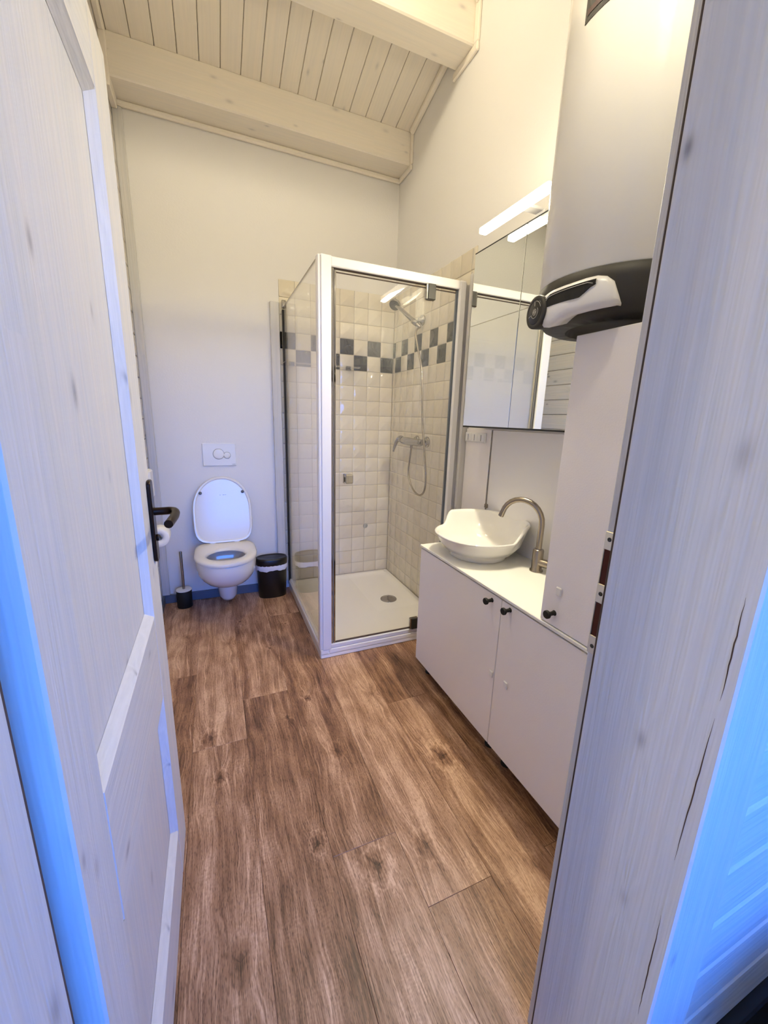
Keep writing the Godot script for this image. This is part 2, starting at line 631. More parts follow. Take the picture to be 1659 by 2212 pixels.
	bx(s, V(-1.8, -0.1, 5.0), V(x0, 2.7, 5.15))
	bx(s, V(x1, -0.1, 5.0), V(3.2, 2.7, 5.15))
	bx(s, V(x0, -0.1, 5.0), V(x1, y0, 5.15))
	bx(s, V(x0, y1, 5.0), V(x1, 2.7, 5.15))
	tag(obj("wall_hall_rear", s, M.white_wall_paint), "white hall wall around the window behind the viewer", "wall", "", "structure")
	var wn := thing("window_1", "wide window of the hall letting blue daylight in", "window", Vector3.ZERO, "", "structure")
	s = mb()
	for e in [x0, (x0 + x1) * 0.5 - 0.03, x1 - 0.06]:
		bx(s, V(e, y0, 5.04), V(e + 0.06, y1, 5.1), 0.005)
	bx(s, V(x0, y0, 5.04), V(x1, y0 + 0.06, 5.1), 0.005, 0)
	bx(s, V(x0, y1 - 0.06, 5.04), V(x1, y1, 5.1), 0.005, 0)
	obj("window_frame", s, M.white_plastic, wn)
	for k in 2:
		s = mb()
		var a := x0 + 0.05 + k * (x1 - x0) * 0.5
		bx(s, V(a, y0 + 0.05, 5.068), V(a + (x1 - x0) * 0.5 - 0.08, y1 - 0.05, 5.072))
		obj("pane", s, M.window_glass, wn)

func roof_y(z: float) -> float:
	return 3.03 + (z - 0.181) * 0.25

func ceiling() -> void:
	var ce := thing("ceiling", "sloping ceiling of narrow cream-painted boards", "ceiling", Vector3.ZERO, "", "structure")
	var sl := atan(0.25)
	var xf := Transform3D(Basis(V(1, 0, 0), -sl), V(0, roof_y(0.0), 0))   # local z runs up the slope
	var s := mb()
	bx(s, V(-0.2, 0.012, -0.3), V(W + 0.15, 0.16, 2.75), 0.0, 2, Vector2.ZERO, Vector2.ONE, xf)
	obj("roof_deck", s, M.joint_shadow, ce)
	for k in 17:
		var x := 0.032 + k * 0.1008
		s = mb()
		bx(s, V(x + 0.0012, 0.0, -0.05), V(x + 0.0996, 0.02, 2.72), 0.003, 2, Vector2(k * 0.37, k * 0.61), Vector2(2.0, 0.5), xf)
		obj("board", s, M.cream_painted_wood, ce)
	s = mb()
	bx(s, V(-0.05, 0.0, -0.05), V(0.0308, 0.02, 2.72), 0.002, 2, Vector2(0.2, 0.1), Vector2(2.0, 0.5), xf)
	obj("board", s, M.cream_painted_wood, ce)
	# beams
	s = mb()
	bx(s, V(-0.02, 2.85, 0.012), V(W + 0.02, 3.03, 0.181), 0.006, 0, Vector2(0.1, 0.3))
	tag(obj("trim_1", s, M.cream_painted_wood), "thick cream ceiling beam along the back wall above the toilet", "beam", "", "structure")
	s = mb()
	bx(s, V(-0.02, 3.02, 0.69), V(W + 0.02, 3.24, 0.85), 0.006, 0, Vector2(0.6, 0.8))
	tag(obj("trim_2", s, M.cream_painted_wood), "thick cream ceiling beam crossing the boards at the top right", "beam", "", "structure")
	s = mb()
	bx(s, V(-0.02, 3.20, 1.5), V(W + 0.02, 3.42, 1.66), 0.006, 0, Vector2(0.2, 0.5))
	tag(obj("trim_3", s, M.cream_painted_wood), "third cream ceiling beam nearest the doorway", "beam", "", "structure")
	# mouldings
	s = mb()
	bx(s, V(0.0, 2.822, 0.0), V(W, 2.85, 0.026), 0.008, 0)
	tag(obj("trim_4", s, M.cream_painted_wood), "slim cream moulding under the beam on the back wall", "moulding", "", "structure")
	var t5 := thing("trim_5", "slim cream moulding round the beam ends on the right wall", "moulding", Vector3.ZERO, "", "structure")
	s = mb()
	bx(s, V(W - 0.016, 2.822, 0.026), V(W, 2.85, 0.20), 0.004, 2)
	bx(s, V(W - 0.016, 2.85, 0.181), V(W, 3.035, 0.205), 0.004, 1)
	obj("lower_strip", s, M.cream_painted_wood, t5)
	s = mb()
	bx(s, V(W - 0.016, 2.985, 0.67), V(W, 3.02, 0.885), 0.004, 2)
	bx(s, V(W - 0.016, 3.02, 0.85), V(W, 3.20, 0.885), 0.004, 1)
	obj("upper_strip", s, M.cream_painted_wood, t5)
	s = mb()
	bx(s, V(W - 0.03, -0.034, 0.2), V(W, 0.0, 0.71), 0.008, 2, Vector2.ZERO, Vector2(2.0, 0.5), xf)
	bx(s, V(W - 0.03, -0.034, 0.88), V(W, 0.0, 1.53), 0.008, 2, Vector2.ZERO, Vector2(2.0, 0.5), xf)
	obj("slope_strip", s, M.cream_painted_wood, t5)
	s = mb()
	bx(s, V(0.0, -0.03, 0.2), V(0.03, 0.0, 0.71), 0.006, 2, Vector2.ZERO, Vector2(2.0, 0.5), xf)
	bx(s, V(0.0, 2.80, 0.026), V(0.03, 3.03, 0.20), 0.004, 1)
	tag(obj("trim_6", s, M.cream_painted_wood), "cream moulding at the beam end on the boarded left wall", "moulding", "", "structure")
	# battens
	s = mb()
	bx(s, V(0.0, 0.062, 0.0), V(0.047, 2.82, 0.022), 0.004, 1, Vector2(0.35, 0.2))
	tag(obj("trim_7", s, M.whitewashed_spruce), "knotty whitewashed corner batten beside the toilet", "batten", "", "structure")
	s = mb()
	bx(s, V(0.768, 0.062, 0.0), V(0.826, 1.985, 0.03), 0.004, 1, Vector2(0.12, 0.55))
	tag(obj("trim_8", s, M.whitewashed_spruce), "knotty whitewashed batten on the back wall beside the shower", "batten", "", "structure")
	s = mb()
	bx(s, V(1.612, 0.0, 1.012), V(W, 1.985, 1.032), 0.003, 1, Vector2(0.72, 0.15))
	tag(obj("trim_9", s, M.whitewashed_spruce), "whitewashed batten on the right wall between shower and mirror", "batten", "", "structure")

# ---------------------------------------------------------------- door, lining, handle
func door_and_frame() -> void:
	var d := thing("door_1", "open white wooden panel door with bronze handle on the left", "door", Vector3.ZERO, "", "structure")
	var xr := 0.23
	var xl := 0.19
	var z0 := 1.747
	var z1 := 2.472
	var y0 := 0.008
	var y1 := 1.968
	var zi0 := 1.883
	var zi1 := 2.372
	var s := mb()
	bx(s, V(xl, y0, z0), V(xr, y1, zi0), 0.003, 1, Vector2(0.13, 0.1))
	obj("stile", s, M.whitewashed_spruce, d)
	s = mb()
	bx(s, V(xl, y0, zi1), V(xr, y1, z1), 0.003, 1, Vector2(0.4, 0.33))
	obj("stile", s, M.whitewashed_spruce, d)
	var rails := [[y0, 0.163], [0.582, 0.803], [1.829, y1]]
	for r in rails:
		s = mb()
		bx(s, V(xl, r[0], zi0 + 0.0006), V(xr, r[1], zi1 - 0.0006), 0.002, 2, Vector2(r[0] * 1.7, 0.4))
		obj("rail", s, M.whitewashed_spruce, d)
	for p in [[0.163, 0.582], [0.803, 1.829]]:
		s = mb()
		bx(s, V(xl + 0.012, p[0] - 0.008, zi0 - 0.008), V(xr - 0.017, p[1] + 0.008, zi1 + 0.008), 0.0, 1, Vector2(p[0] * 3.3 + 0.07, p[1]))
		obj("panel", s, M.whitewashed_spruce, d)
		for sd in [[xr - 0.0165, xr - 0.001], [xl + 0.0115, xl + 0.001]]:
			s = mb()
			var w := 0.018
			var o := [V(sd[1], p[0], zi0), V(sd[1], p[0], zi1), V(sd[1], p[1], zi1), V(sd[1], p[1], zi0)]
			var i := [V(sd[0], p[0] + w, zi0 + w), V(sd[0], p[0] + w, zi1 - w), V(sd[0], p[1] - w, zi1 - w), V(sd[0], p[1] - w, zi0 + w)]
			var cc: Vector3 = (o[0] + o[2]) * 0.5
			for k in 4:
				var kk := (k + 1) % 4
				var mid: Vector3 = (o[k] + o[kk]) * 0.5
				var nn: Vector3 = (cc - mid).normalized() * 0.8 + V(signf(sd[1] - sd[0]), 0, 0)
				face(s, [o[k], o[kk], i[kk], i[k]], nn, [Vector2(0.1, 0), Vector2(0.1, 1), Vector2(0.14, 1), Vector2(0.14, 0)])
			obj("moulding", s, M.whitewashed_spruce, d)
	# handle plate and lever, bathroom side of the leaf facing into the doorway
	s = mb()
	var pl := rounded(0.042, 0.206, 0.014)
	prism(s, pl, 0.0, 0.009, Transform3D(Basis(V(0, 0, -1), V(0, 1, 0), V(1, 0, 0)), V(xr, 1.011, 1.782)), 0.002, false)
	var plate := obj("handle_plate", s, M.bronze, d)
	tag(plate, "dark bronze backplate of the door handle")
	s = mb()
	tube(s, smooth_path([V(xr + 0.006, 1.035, 1.782), V(xr + 0.03, 1.035, 1.782), V(xr + 0.047, 1.036, 1.787), V(xr + 0.057, 1.036, 1.802), V(xr + 0.058, 1.033, 1.83), V(xr + 0.054, 1.031, 1.87), V(xr + 0.05, 1.029, 1.897)], 5), 0.0098, 12)
	obj("lever", s, M.bronze, plate)
	s = mb()
	lathe(s, [[0.004, 0.0], [0.0085, 0.001], [0.0085, 0.005], [0.006, 0.006]], along(V(xr + 0.008, 0.968, 1.782), V(1, 0, 0)), 14)
	obj("key_rose", s, M.bronze, plate)
	# hinges
	for hy in [0.25, 1.72]:
		s = mb()
		lathe(s, [[0.007, -0.045], [0.008, -0.043], [0.008, 0.043], [0.007, 0.045]], Transform3D(Basis(), V(0.236, hy, 2.481)), 12)
		obj("hinge", s, M.chrome, d)
	# lining of the doorway
	var t := thing("trim_10", "whitewashed wooden door lining with cracks, on both sides of the doorway", "door frame", Vector3.ZERO, "", "structure")
	s = mb()
	bx(s, V(OPEN_R, 0, 2.487), V(OPEN_R + 0.03, HEAD, 2.672), 0.003, 1, Vector2(0.62, 0.13))
	obj("reveal_board", s, M.whitewashed_spruce, t)
	s = mb()
	bx(s, V(OPEN_R + 0.009, 0, 2.4685), V(OPEN_R + 0.05, HEAD + 0.02, 2.489), 0.002, 1, Vector2(0.2, 0.6))
	obj("rebate_strip", s, M.whitewashed_spruce, t)
	s = mb()
	bx(s, V(OPEN_R + 0.0015, 0, 2.4845), V(OPEN_R + 0.012, HEAD, 2.4880), 0.001)
	obj("seal", s, M.dark_seal, t)
	s = mb()
	bx(s, V(OPEN_R + 0.012, 0, 2.65), V(OPEN_R + 0.122, HEAD + 0.1, 2.6695), 0.004, 1, Vector2(0.5, 0.44))
	obj("casing", s, M.whitewashed_spruce, t)
	s = mb()
	bx(s, V(OPEN_L - 0.03, 0, 2.50), V(OPEN_L, HEAD, 2.672), 0.003, 1, Vector2(0.27, 0.71))
	obj("reveal_board", s, M.whitewashed_spruce, t)
	s = mb()
	bx(s, V(OPEN_L - 0.045, 0, DOOR_Z + 0.001), V(OPEN_L - 0.018, HEAD + 0.02, 2.502), 0.002, 1)
	obj("rebate_strip", s, M.whitewashed_spruce, t)
	s = mb()
	bx(s, V(OPEN_L - 0.02, 0, 2.494), V(OPEN_L - 0.002, HEAD, 2.4995), 0.001)
	obj("seal", s, M.dark_seal, t)
	s = mb()
	bx(s, V(OPEN_L - 0.122, 0, 2.65), V(OPEN_L - 0.012, HEAD + 0.1, 2.6695), 0.004, 1, Vector2(0.9, 0.2))
	obj("casing", s, M.whitewashed_spruce, t)
	s = mb()
	bx(s, V(OPEN_L - 0.03, HEAD, 2.487), V(OPEN_R + 0.03, HEAD + 0.03, 2.672), 0.003, 0)
	obj("reveal_board", s, M.whitewashed_spruce, t)
	s = mb()
	bx(s, V(OPEN_L - 0.122, HEAD + 0.005, 2.65), V(OPEN_R + 0.122, HEAD + 0.11, 2.669), 0.003, 0)
	obj("casing", s, M.whitewashed_spruce, t)
	# cracks in the reveal board: thin dark slits, cut as narrow grooves of their own
	for c in [[0.40, 0.60, 2.6565, 2.6545], [0.70, 0.93, 2.6535, 2.6575], [0.955, 1.09, 2.6585, 2.658], [0.22, 0.37, 2.6545, 2.651]]:
		s = mb()
		var n := 14
		var za := []
		for i in n + 1:
			za.append(lerpf(c[2], c[3], float(i) / n) + rng.randf_range(-0.0005, 0.0005))
		for i in n:
			var ya := lerpf(c[0], c[1], float(i) / n)
			var yb := lerpf(c[0], c[1], float(i + 1) / n)
			var wa := 0.0007 * sin(PI * i / n) + 0.0001
			var wb := 0.0007 * sin(PI * (i + 1) / n) + 0.0001
			var x := OPEN_R - 0.0003
			face(s, [V(x, ya, za[i] - wa), V(x, yb, za[i + 1] - wb), V(x, yb, za[i + 1] + wb), V(x, ya, za[i] + wa)], V(-1, 0, 0))
		obj("crack", s, M.joint_shadow, t)
	# strike plate
	var sp := thing("strike_plate", "long steel strike plate with two latch openings in the right door lining", "strike plate", V(OPEN_R + 0.009, 1.012, 2.4772))
	s = mb()
	var zs := [-0.0085, 0.0085]
	var ys := [[-0.104, -0.072], [-0.014, 0.018], [0.075, 0.104]]
	for yy in ys:
		bx(s, V(-0.0025, yy[0], zs[0]), V(0.001, yy[1], zs[1]), 0.0008)
	for zz in [[-0.0085, -0.0062], [0.0062, 0.0085]]:
		bx(s, V(-0.0024, -0.1, zz[0]), V(0.001, 0.1, zz[1]), 0.0006)
	obj("plate", s, M.steel_plate, sp)
	for yy in [[-0.072, -0.014], [0.018, 0.075]]:
		s = mb()
		bx(s, V(-0.0006, yy[0], -0.0064), V(0.001, yy[1], 0.0064))
		obj("latch_opening", s, M.strike_hole, sp)
	for yy in [-0.09, 0.002, 0.092]:
		s = mb()
		lathe(s, [[0.0035, 0.0], [0.0035, 0.0006], [0.0022, 0.0012], [0.0008, 0.0004]], along(V(-0.0024, yy, 0.0), V(-1, 0, 0)), 10)
		obj("screw", s, M.anthracite_plastic, sp)

func rounded(w: float, h: float, r: float, n := 6) -> PackedVector2Array:
	var o := PackedVector2Array()
	for c in [[1, 1, 0], [-1, 1, 1], [-1, -1, 2], [1, -1, 3]]:
		for k in n + 1:
			var a: float = (c[2] + float(k) / n) * PI / 2
			o.append(Vector2(c[0] * (w / 2 - r) + cos(a) * r, c[1] * (h / 2 - r) + sin(a) * r))
	return o

# ---------------------------------------------------------------- tiles
func tile_mesh(hw: float, hh: float) -> ArrayMesh:
	# pillow edged tile in its xy plane, front at z = 0.008
	var s := mb()
	var rings := []
	for l in [[0.0, 0.0, 0.004], [0.0, 0.0045, 0.004], [0.0012, 0.0068, 0.004], [0.0036, 0.008, 0.0035]]:
		var ring := []
		for p in rounded((hw - l[0]) * 2.0, (hh - l[0]) * 2.0, l[2], 2):
			ring.append(V(p.x, p.y, l[1]))
		rings.append(ring)
	# rings go outwards along z: same turning sense as an x-to-y loop, so build the sides by hand
	s.set_smooth_group(0)
	for i in rings.size() - 1:
		var n: int = rings[i].size()
		for j in n:
			var k := (j + 1) % n
			quad(s, rings[i][j], rings[i][k], rings[i + 1][k], rings[i + 1][j])
	var top: Array = rings[-1]
	for j in range(1, top.size() - 1):
		tri(s, top[0], top[j], top[j + 1])
	s.generate_normals()
	return s.commit()

func tiles() -> void:
	var s := mb()
	var ph := 0.1045
	var base := 1.6035
	var full := tile_mesh(0.0504, 0.0511)
	var rows := []
	var yy := base - 14 * ph
	rows.append([0.054, yy])
	for k in 19:
		rows.append([yy + k * ph, yy + (k + 1) * ph])
	var back := thing("trim_11", "glossy cream tiles with black check bands on the shower back wall", "tiling", Vector3.ZERO, "", "structure")
	s = mb()
	bx(s, V(0.838, 0.03, 0.0), V(W, 2.125, 0.0065))
	obj("grout", s, M.tile_grout, back)
	for r in rows.size():
		for k in 8:
			var xb := W - 0.103 * k - (0.0 if k == 0 else 0.006)
			var xa := W - 0.103 * (k + 1) - 0.006
			if k == 0:
				xb = W - 0.008
			place_tile(back, full, Vector2(xa, xb), rows[r], 0, k, r)
	var right := thing("trim_12", "glossy cream tiles with black check bands on the shower right wall", "tiling", Vector3.ZERO, "", "structure")
	s = mb()
	bx(s, V(W - 0.0065, 0.04, 0.0), V(W, 2.125, 0.996))
	obj("grout", s, M.tile_grout, right)
	for r in rows.size():
		for k in 11:
			var za := 0.046 + 0.1017 * (k - 1)
			var zb := za + 0.1017
			if k == 0:
				za = 0.008
			if k == 10:
				zb = 0.998
			place_tile(right, full, Vector2(za, zb), rows[r], 1, k, r)

func place_tile(parent: Node3D, full: ArrayMesh, span: Vector2, row: Array, wall: int, k: int, r: int) -> void:
	var w := span.y - span.x
	var h: float = row[1] - row[0]
	var y: float = (row[0] + row[1]) * 0.5
	# rows 15 and 16 are the check bands (row 0 is the cut one)
	var black := false
	if r == 15:
		black = k % 2 == (0 if wall == 0 else 1)
	elif r == 16:
		black = k % 2 == (1 if wall == 0 else 0)
	var m: Material = M.black_tile if black else M["cream_tile_%d" % rng.randi_range(0, 2)]
	var sc := V((w - 0.0022) / 0.1008, (h - 0.0022) / 0.1022, 1.0)
	var tilt := V(rng.randf_range(-0.006, 0.006), rng.randf_range(-0.006, 0.006), 0.0)
	if wall == 0:
		again("tile", full, parent, V((span.x + span.y) * 0.5, y, 0.0012 + rng.randf() * 0.0008), tilt, sc, m)
	else:
		var o := again("tile", full, parent, V(W - 0.0012 - rng.randf() * 0.0008, y, (span.x + span.y) * 0.5), Vector3.ZERO, Vector3.ONE, m)
		o.basis = Basis(V(0, 0, 1), V(0, 1, 0), V(-1, 0, 0)) * Basis.from_euler(tilt) * Basis.from_scale(sc)

# ---------------------------------------------------------------- shower
func shower() -> void:
	var xs := 0.845
	var zs := 1.003
	var tray := thing("shower_tray", "low cream-white shower tray with a round chrome drain", "shower tray", V(xs, 0, 0))
	var s := mb()
	var x1 := W - 0.009 - xs
	# outer skirt and rim, then a shallow bowl
	var outer := V(x1, 0.052, zs)
	bx(s, V(0, 0, 0.009), V(x1, 0.03, zs), 0.004)
	bx(s, V(0, 0.02, 0.009), V(0.045, 0.052, zs), 0.004)
	bx(s, V(x1 - 0.03, 0.02, 0.009), V(x1, 0.052, zs), 0.004)
	bx(s, V(0.045, 0.02, 0.009), V(x1 - 0.03, 0.052, 0.04), 0.004)
	bx(s, V(0.045, 0.02, zs - 0.05), V(x1 - 0.03, 0.052, zs), 0.004)
	obj("basin_rim", s, M.shower_acrylic, tray)
	s = mb()
	var rings := []
	for l in [[0.0, 0.0518], [0.006, 0.049], [0.02, 0.041], [0.05, 0.0365], [0.3, 0.033]]:
		var ring := []
		var q := rounded(x1 - 0.066 - 2 * l[0], zs - 0.082 - 2 * l[0], maxf(0.05 - l[0] * 0.3, 0.02), 6)
		for p in q:
			ring.append(V(0.0365 + (x1 - 0.066) / 2 + p.x, l[1], 0.036 + (zs - 0.082) / 2 + p.y))
		rings.append(ring)
	# looking at it from above: the inside of the loft
	s.set_smooth_group(0)
	for i in rings.size() - 1:
		for j in rings[i].size():
			var k: int = (j + 1) % rings[i].size()
			face(s, [rings[i][j], rings[i][k], rings[i + 1][k], rings[i + 1][j]], V(0, 1, 0))
	cap(s, rings[-1], true)
	obj("basin", s, M.shower_acrylic, tray)
	var dr := V(1.455 - xs, 0.0335, 0.508)
	s = mb()
	lathe(s, [[0.058, 0.0], [0.058, 0.003], [0.054, 0.006], [0.05, 0.0065], [0.048, 0.0045], [0.046, 0.0075], [0.03, 0.0095], [0.001, 0.0105]], Transform3D(Basis(), dr), 32, false, false)
	obj("drain", s, M.chrome, tray)

	var en := thing("shower_enclosure", "corner shower enclosure of clear glass in a white frame", "shower", V(xs, 0.052, 0))
	# everything below is in local coordinates
	var o := V(-xs, -0.052, 0)
	var top := 1.956
	s = mb()
	bx(s, V(xs - 0.003, 0.052, 0.962) + o, V(0.903, top, 1.0) + o, 0.004)
	bx(s, V(xs + 0.012, 0.052, 0.999) + o, V(0.9035, top, 1.0055) + o, 0.002)
	obj("corner_post", s, M.white_lacquer, en)
	s = mb()
	bx(s, V(0.902, 1.914, 0.972) + o, V(1.6, top - 0.002, 1.003) + o, 0.004)
	obj("top_rail", s, M.white_lacquer, en)
	s = mb()
	bx(s, V(0.902, 0.052, 0.972) + o, V(1.6, 0.078, 1.001) + o, 0.004)
	obj("bottom_rail", s, M.white_lacquer, en)
	s = mb()
	bx(s, V(1.562, 0.052, 0.966) + o, V(1.606, top, 1.006) + o, 0.008)
	bx(s, V(1.6, 0.052, 0.968) + o, V(W - 0.009, top - 0.01, 0.994) + o, 0.003)
	obj("wall_post", s, M.white_lacquer, en)
	s = mb()
	bx(s, V(xs - 0.002, 0.052, 0.01) + o, V(xs + 0.022, 0.07, 0.965) + o, 0.003)
	bx(s, V(xs + 0.003, 0.068, 0.01) + o, V(xs + 0.016, 0.08, 0.965) + o, 0.002)
	obj("side_rail", s, M.white_lacquer, en)
	s = mb()
	bx(s, V(xs - 0.004, 0.06, 0.009) + o, V(xs + 0.018, 1.94, 0.034) + o, 0.003)
	obj("wall_profile", s, M.chrome, en)
	s = mb()
	bx(s, V(xs - 0.002, 0.06, 0.0335) + o, V(xs + 0.0165, 1.94, 0.038) + o, 0.0)
	obj("profile_seal", s, M.black_matt, en)
	s = mb()
	bx(s, V(xs + 0.004, 0.078, 0.036) + o, V(xs + 0.010, top - 0.002, 0.964) + o, 0.0)
	obj("side_pane", s, M.clear_glass, en)
	s = mb()
	bx(s, V(xs + 0.0035, top - 0.004, 0.034) + o, V(xs + 0.0105, top - 0.0015, 0.964) + o, 0.0)
	obj("pane_edge", s, M.seal_grey, en)
	# clamp at the top of the side pane
	s = mb()
	prism(s, rounded(0.026, 0.05, 0.0125), -0.014, 0.014, Transform3D(Basis(V(0, 0, -1), V(0, 1, 0), V(1, 0, 0)), V(xs + 0.007, 1.968, 0.052) + o), 0.003, true)
	obj("glass_clamp", s, M.chrome, en)
	# door
	s = mb()
	bx(s, V(0.925, 0.084, 0.985) + o, V(1.552, 1.898, 0.991) + o, 0.0)
	obj("door_pane", s, M.door_glass, en)
	for q in [[0.9045, 0.08, 0.978, 0.912, 1.912, 0.998, "chrome"], [0.918, 0.08, 0.98, 0.926, 1.905, 0.997, "chrome"],
			[0.9125, 0.08, 0.979, 0.9175, 1.912, 0.993, "seal_grey"], [0.926, 0.08, 0.983, 0.9285, 1.903, 0.993, "seal_grey"], [1.552, 0.08, 0.98, 1.5545, 1.91, 0.993, "grey_rubber"], [1.557, 0.08, 0.978, 1.563, 1.914, 0.995, "grey_rubber"],
			[0.926, 1.8965, 0.983, 1.552, 1.8995, 0.993, "dark_seal"], [0.905, 1.911, 0.976, 1.562, 1.9145, 0.99, "dark_seal"], [0.926, 0.0785, 0.983, 1.552, 0.0845, 0.993, "dark_seal"]]:
		s = mb()
		bx(s, V(q[0], q[1], q[2]) + o, V(q[3], q[4], q[5]) + o, 0.0008)
		obj("seal", s, M[q[6]], en)
	for hy in [[1.842, 1.915], [0.079, 0.15]]:
		s = mb()
		bx(s, V(1.372, hy[0], 0.990) + o, V(1.424, hy[1], 1.010) + o, 0.004)
		var hg := obj("hinge", s, M.chrome, en)
		s = mb()
		bx(s, V(1.381, hy[0] + 0.001, 1.008) + o, V(1.4235, hy[1] - 0.002, 1.0145) + o, 0.003)
		tag(obj("hinge_cover", s, M.anthracite_plastic, hg), "dark cover of the chrome hinge")
	# handle: a bent chrome strap on a post
	s = mb()
	bx(s, V(0.966, 0.955, 0.991) + o, V(0.978, 1.003, 1.0) + o, 0.002)
	bx(s, V(0.968, 0.985, 0.998) + o, V(1.006, 1.003, 1.03) + o, 0.003)
	bx(s, V(0.968, 0.958, 1.024) + o, V(1.006, 1.0, 1.032) + o, 0.003)
	obj("door_handle", s, M.chrome, en)

	# glass shelf on the back wall
	var sh := thing("glass_shelf", "clear glass shelf with chrome brackets on the shower back wall", "shelf", V(1.1, 1.612, 0.008))
	s = mb()
	prism(s, rounded(0.52, 0.11, 0.02), 0.0, 0.006, Transform3D(Basis(V(1, 0, 0), V(0, 0, 1), V(0, -1, 0)), V(0, 0.006, 0.06)), 0.001, false)
	obj("shelf_plate", s, M.clear_glass, sh)
	for sx in [-0.2, 0.2]:
		s = mb()
		bx(s, V(sx - 0.018, -0.012, 0.0), V(sx + 0.018, -0.001, 0.022), 0.003)
		bx(s, V(sx - 0.018, 0.0065, 0.0), V(sx + 0.018, 0.014, 0.022), 0.003)
		bx(s, V(sx - 0.018, -0.012, 0.0), V(sx + 0.018, 0.014, 0.006), 0.002)
		obj("bracket", s, M.chrome, sh)

	# suction cup
	var su := thing("suction_cup", "small clear suction cup stuck to the lower shower tiles", "suction cup", V(1.455, 0.44, 0.010))
	s = mb()
	lathe(s, [[0.02, 0.0], [0.019, 0.003], [0.012, 0.008], [0.006, 0.011], [0.005, 0.016], [0.003, 0.018]], along(Vector3.ZERO, V(0, 0, 1)), 20)
	obj("cup", s, M.clear_rubber, su)

	# hand shower with its bracket and hose
	var wallx := W - 0.0095
	var br := thing("shower_bracket", "round chrome wall bracket holding the hand shower", "bracket", V(wallx, 1.885, 0.46))
	s = mb()
	lathe(s, [[0.031, 0.0], [0.031, 0.006], [0.027, 0.014], [0.016, 0.02], [0.012, 0.034], [0.001, 0.036]], along(Vector3.ZERO, V(-1, 0, 0)), 24)
	obj("wall_rose", s, M.chrome, br)
	s = mb()
	lathe(s, [[0.013, -0.022], [0.017, -0.02], [0.018, 0.02], [0.015, 0.024]], along(V(-0.045, -0.012, -0.025), V(-0.32, 0.5, -0.72)), 18)
	obj("cradle", s, M.chrome, br)
	var p0 := V(wallx - 0.045, 1.873, 0.435)
	var hd := V(-0.38, 0.62, -0.69).normalized()
	var hs := thing("hand_shower", "chrome hand shower with dark spray face and flexible hose", "shower head", p0)
	s = mb()
	tube(s, [-hd * 0.055, -hd * 0.03, hd * 0.03, hd * 0.09, hd * 0.15, hd * 0.19], [0.009, 0.012, 0.0135, 0.013, 0.011, 0.013], 14)
	obj("grip", s, M.chrome, hs)
	var fd := V(-0.55, -0.72, 0.42).normalized()
	var hc := hd * 0.205
	s = mb()
	lathe(s, [[0.036, 0.014], [0.039, 0.008], [0.038, -0.002], [0.028, -0.014], [0.014, -0.022], [0.001, -0.024]].map(func(q): return [q[0], -q[1]]), along(hc, -fd), 28)
	obj("head_shell", s, M.chrome, hs)
	s = mb()
	lathe(s, [[0.034, 0.0], [0.034, 0.003], [0.030, 0.006], [0.001, 0.007]], along(hc + fd * 0.012, fd), 28)
	obj("spray_face", s, M.anthracite_plastic, hs)
	s = mb()
	var hx := 1.597
	var hose := [p0 - hd * 0.05, V(1.585, 1.80, 0.492), V(1.586, 1.70, 0.53), V(hx, 1.571, 0.572), V(hx, 1.293, 0.61), V(hx, 1.125, 0.65), V(hx, 0.93, 0.695), V(hx, 0.835, 0.685), V(hx, 0.795, 0.622), V(hx, 0.815, 0.535), V(hx, 0.868, 0.472), V(hx, 0.93, 0.448), V(hx, 1.02, 0.462), V(hx, 1.092, 0.476)]
	for i in hose.size():
		hose[i] = hose[i] - p0
	tube(s, smooth_path(hose, 7), 0.0062, 10)
	obj("hose", s, M.satin_steel, hs)

	# mixer
	var mx := thing("shower_mixer", "chrome single-lever shower mixer bar on the tiled right wall", "mixer tap", V(1.597, 1.13, 0.48))
	s = mb()
	lathe(s, [[0.012, -0.165], [0.021, -0.155], [0.026, -0.12], [0.027, -0.04], [0.024, 0.0], [0.022, 0.1], [0.021, 0.13], [0.015, 0.14]], along(V(0, 0, 0), V(0, 0, 1)), 24)
	obj("body", s, M.chrome, mx)
	for zz in [-0.02, 0.12]:
		s = mb()
		lathe(s, [[0.034, -0.0505], [0.034, -0.044], [0.028, -0.036], [0.016, -0.034], [0.016, 0.0]].map(func(q): return [q[0], q[1]]), along(V(0, 0.006, zz), V(-1, 0, 0)), 22)
		obj("wall_rose", s, M.chrome, mx)
	s = mb()
	tube(s, smooth_path([V(0, 0.01, -0.15), V(-0.012, 0.012, -0.172), V(-0.026, -0.01, -0.186), V(-0.036, -0.05, -0.196), V(-0.042, -0.082, -0.2)], 4), [0.02, 0.021, 0.021, 0.02, 0.018, 0.017, 0.016, 0.015, 0.014, 0.013, 0.012, 0.011, 0.010, 0.009, 0.008, 0.0075, 0.007], 12)
	obj("lever", s, M.chrome, mx)
	s = mb()
	lathe(s, [[0.008, -0.043], [0.010, -0.04], [0.010, -0.028], [0.0125, -0.026], [0.0125, -0.012]], Transform3D(Basis(), V(0, 0, -0.004)), 14)
	obj("hose_outlet", s, M.chrome, mx)

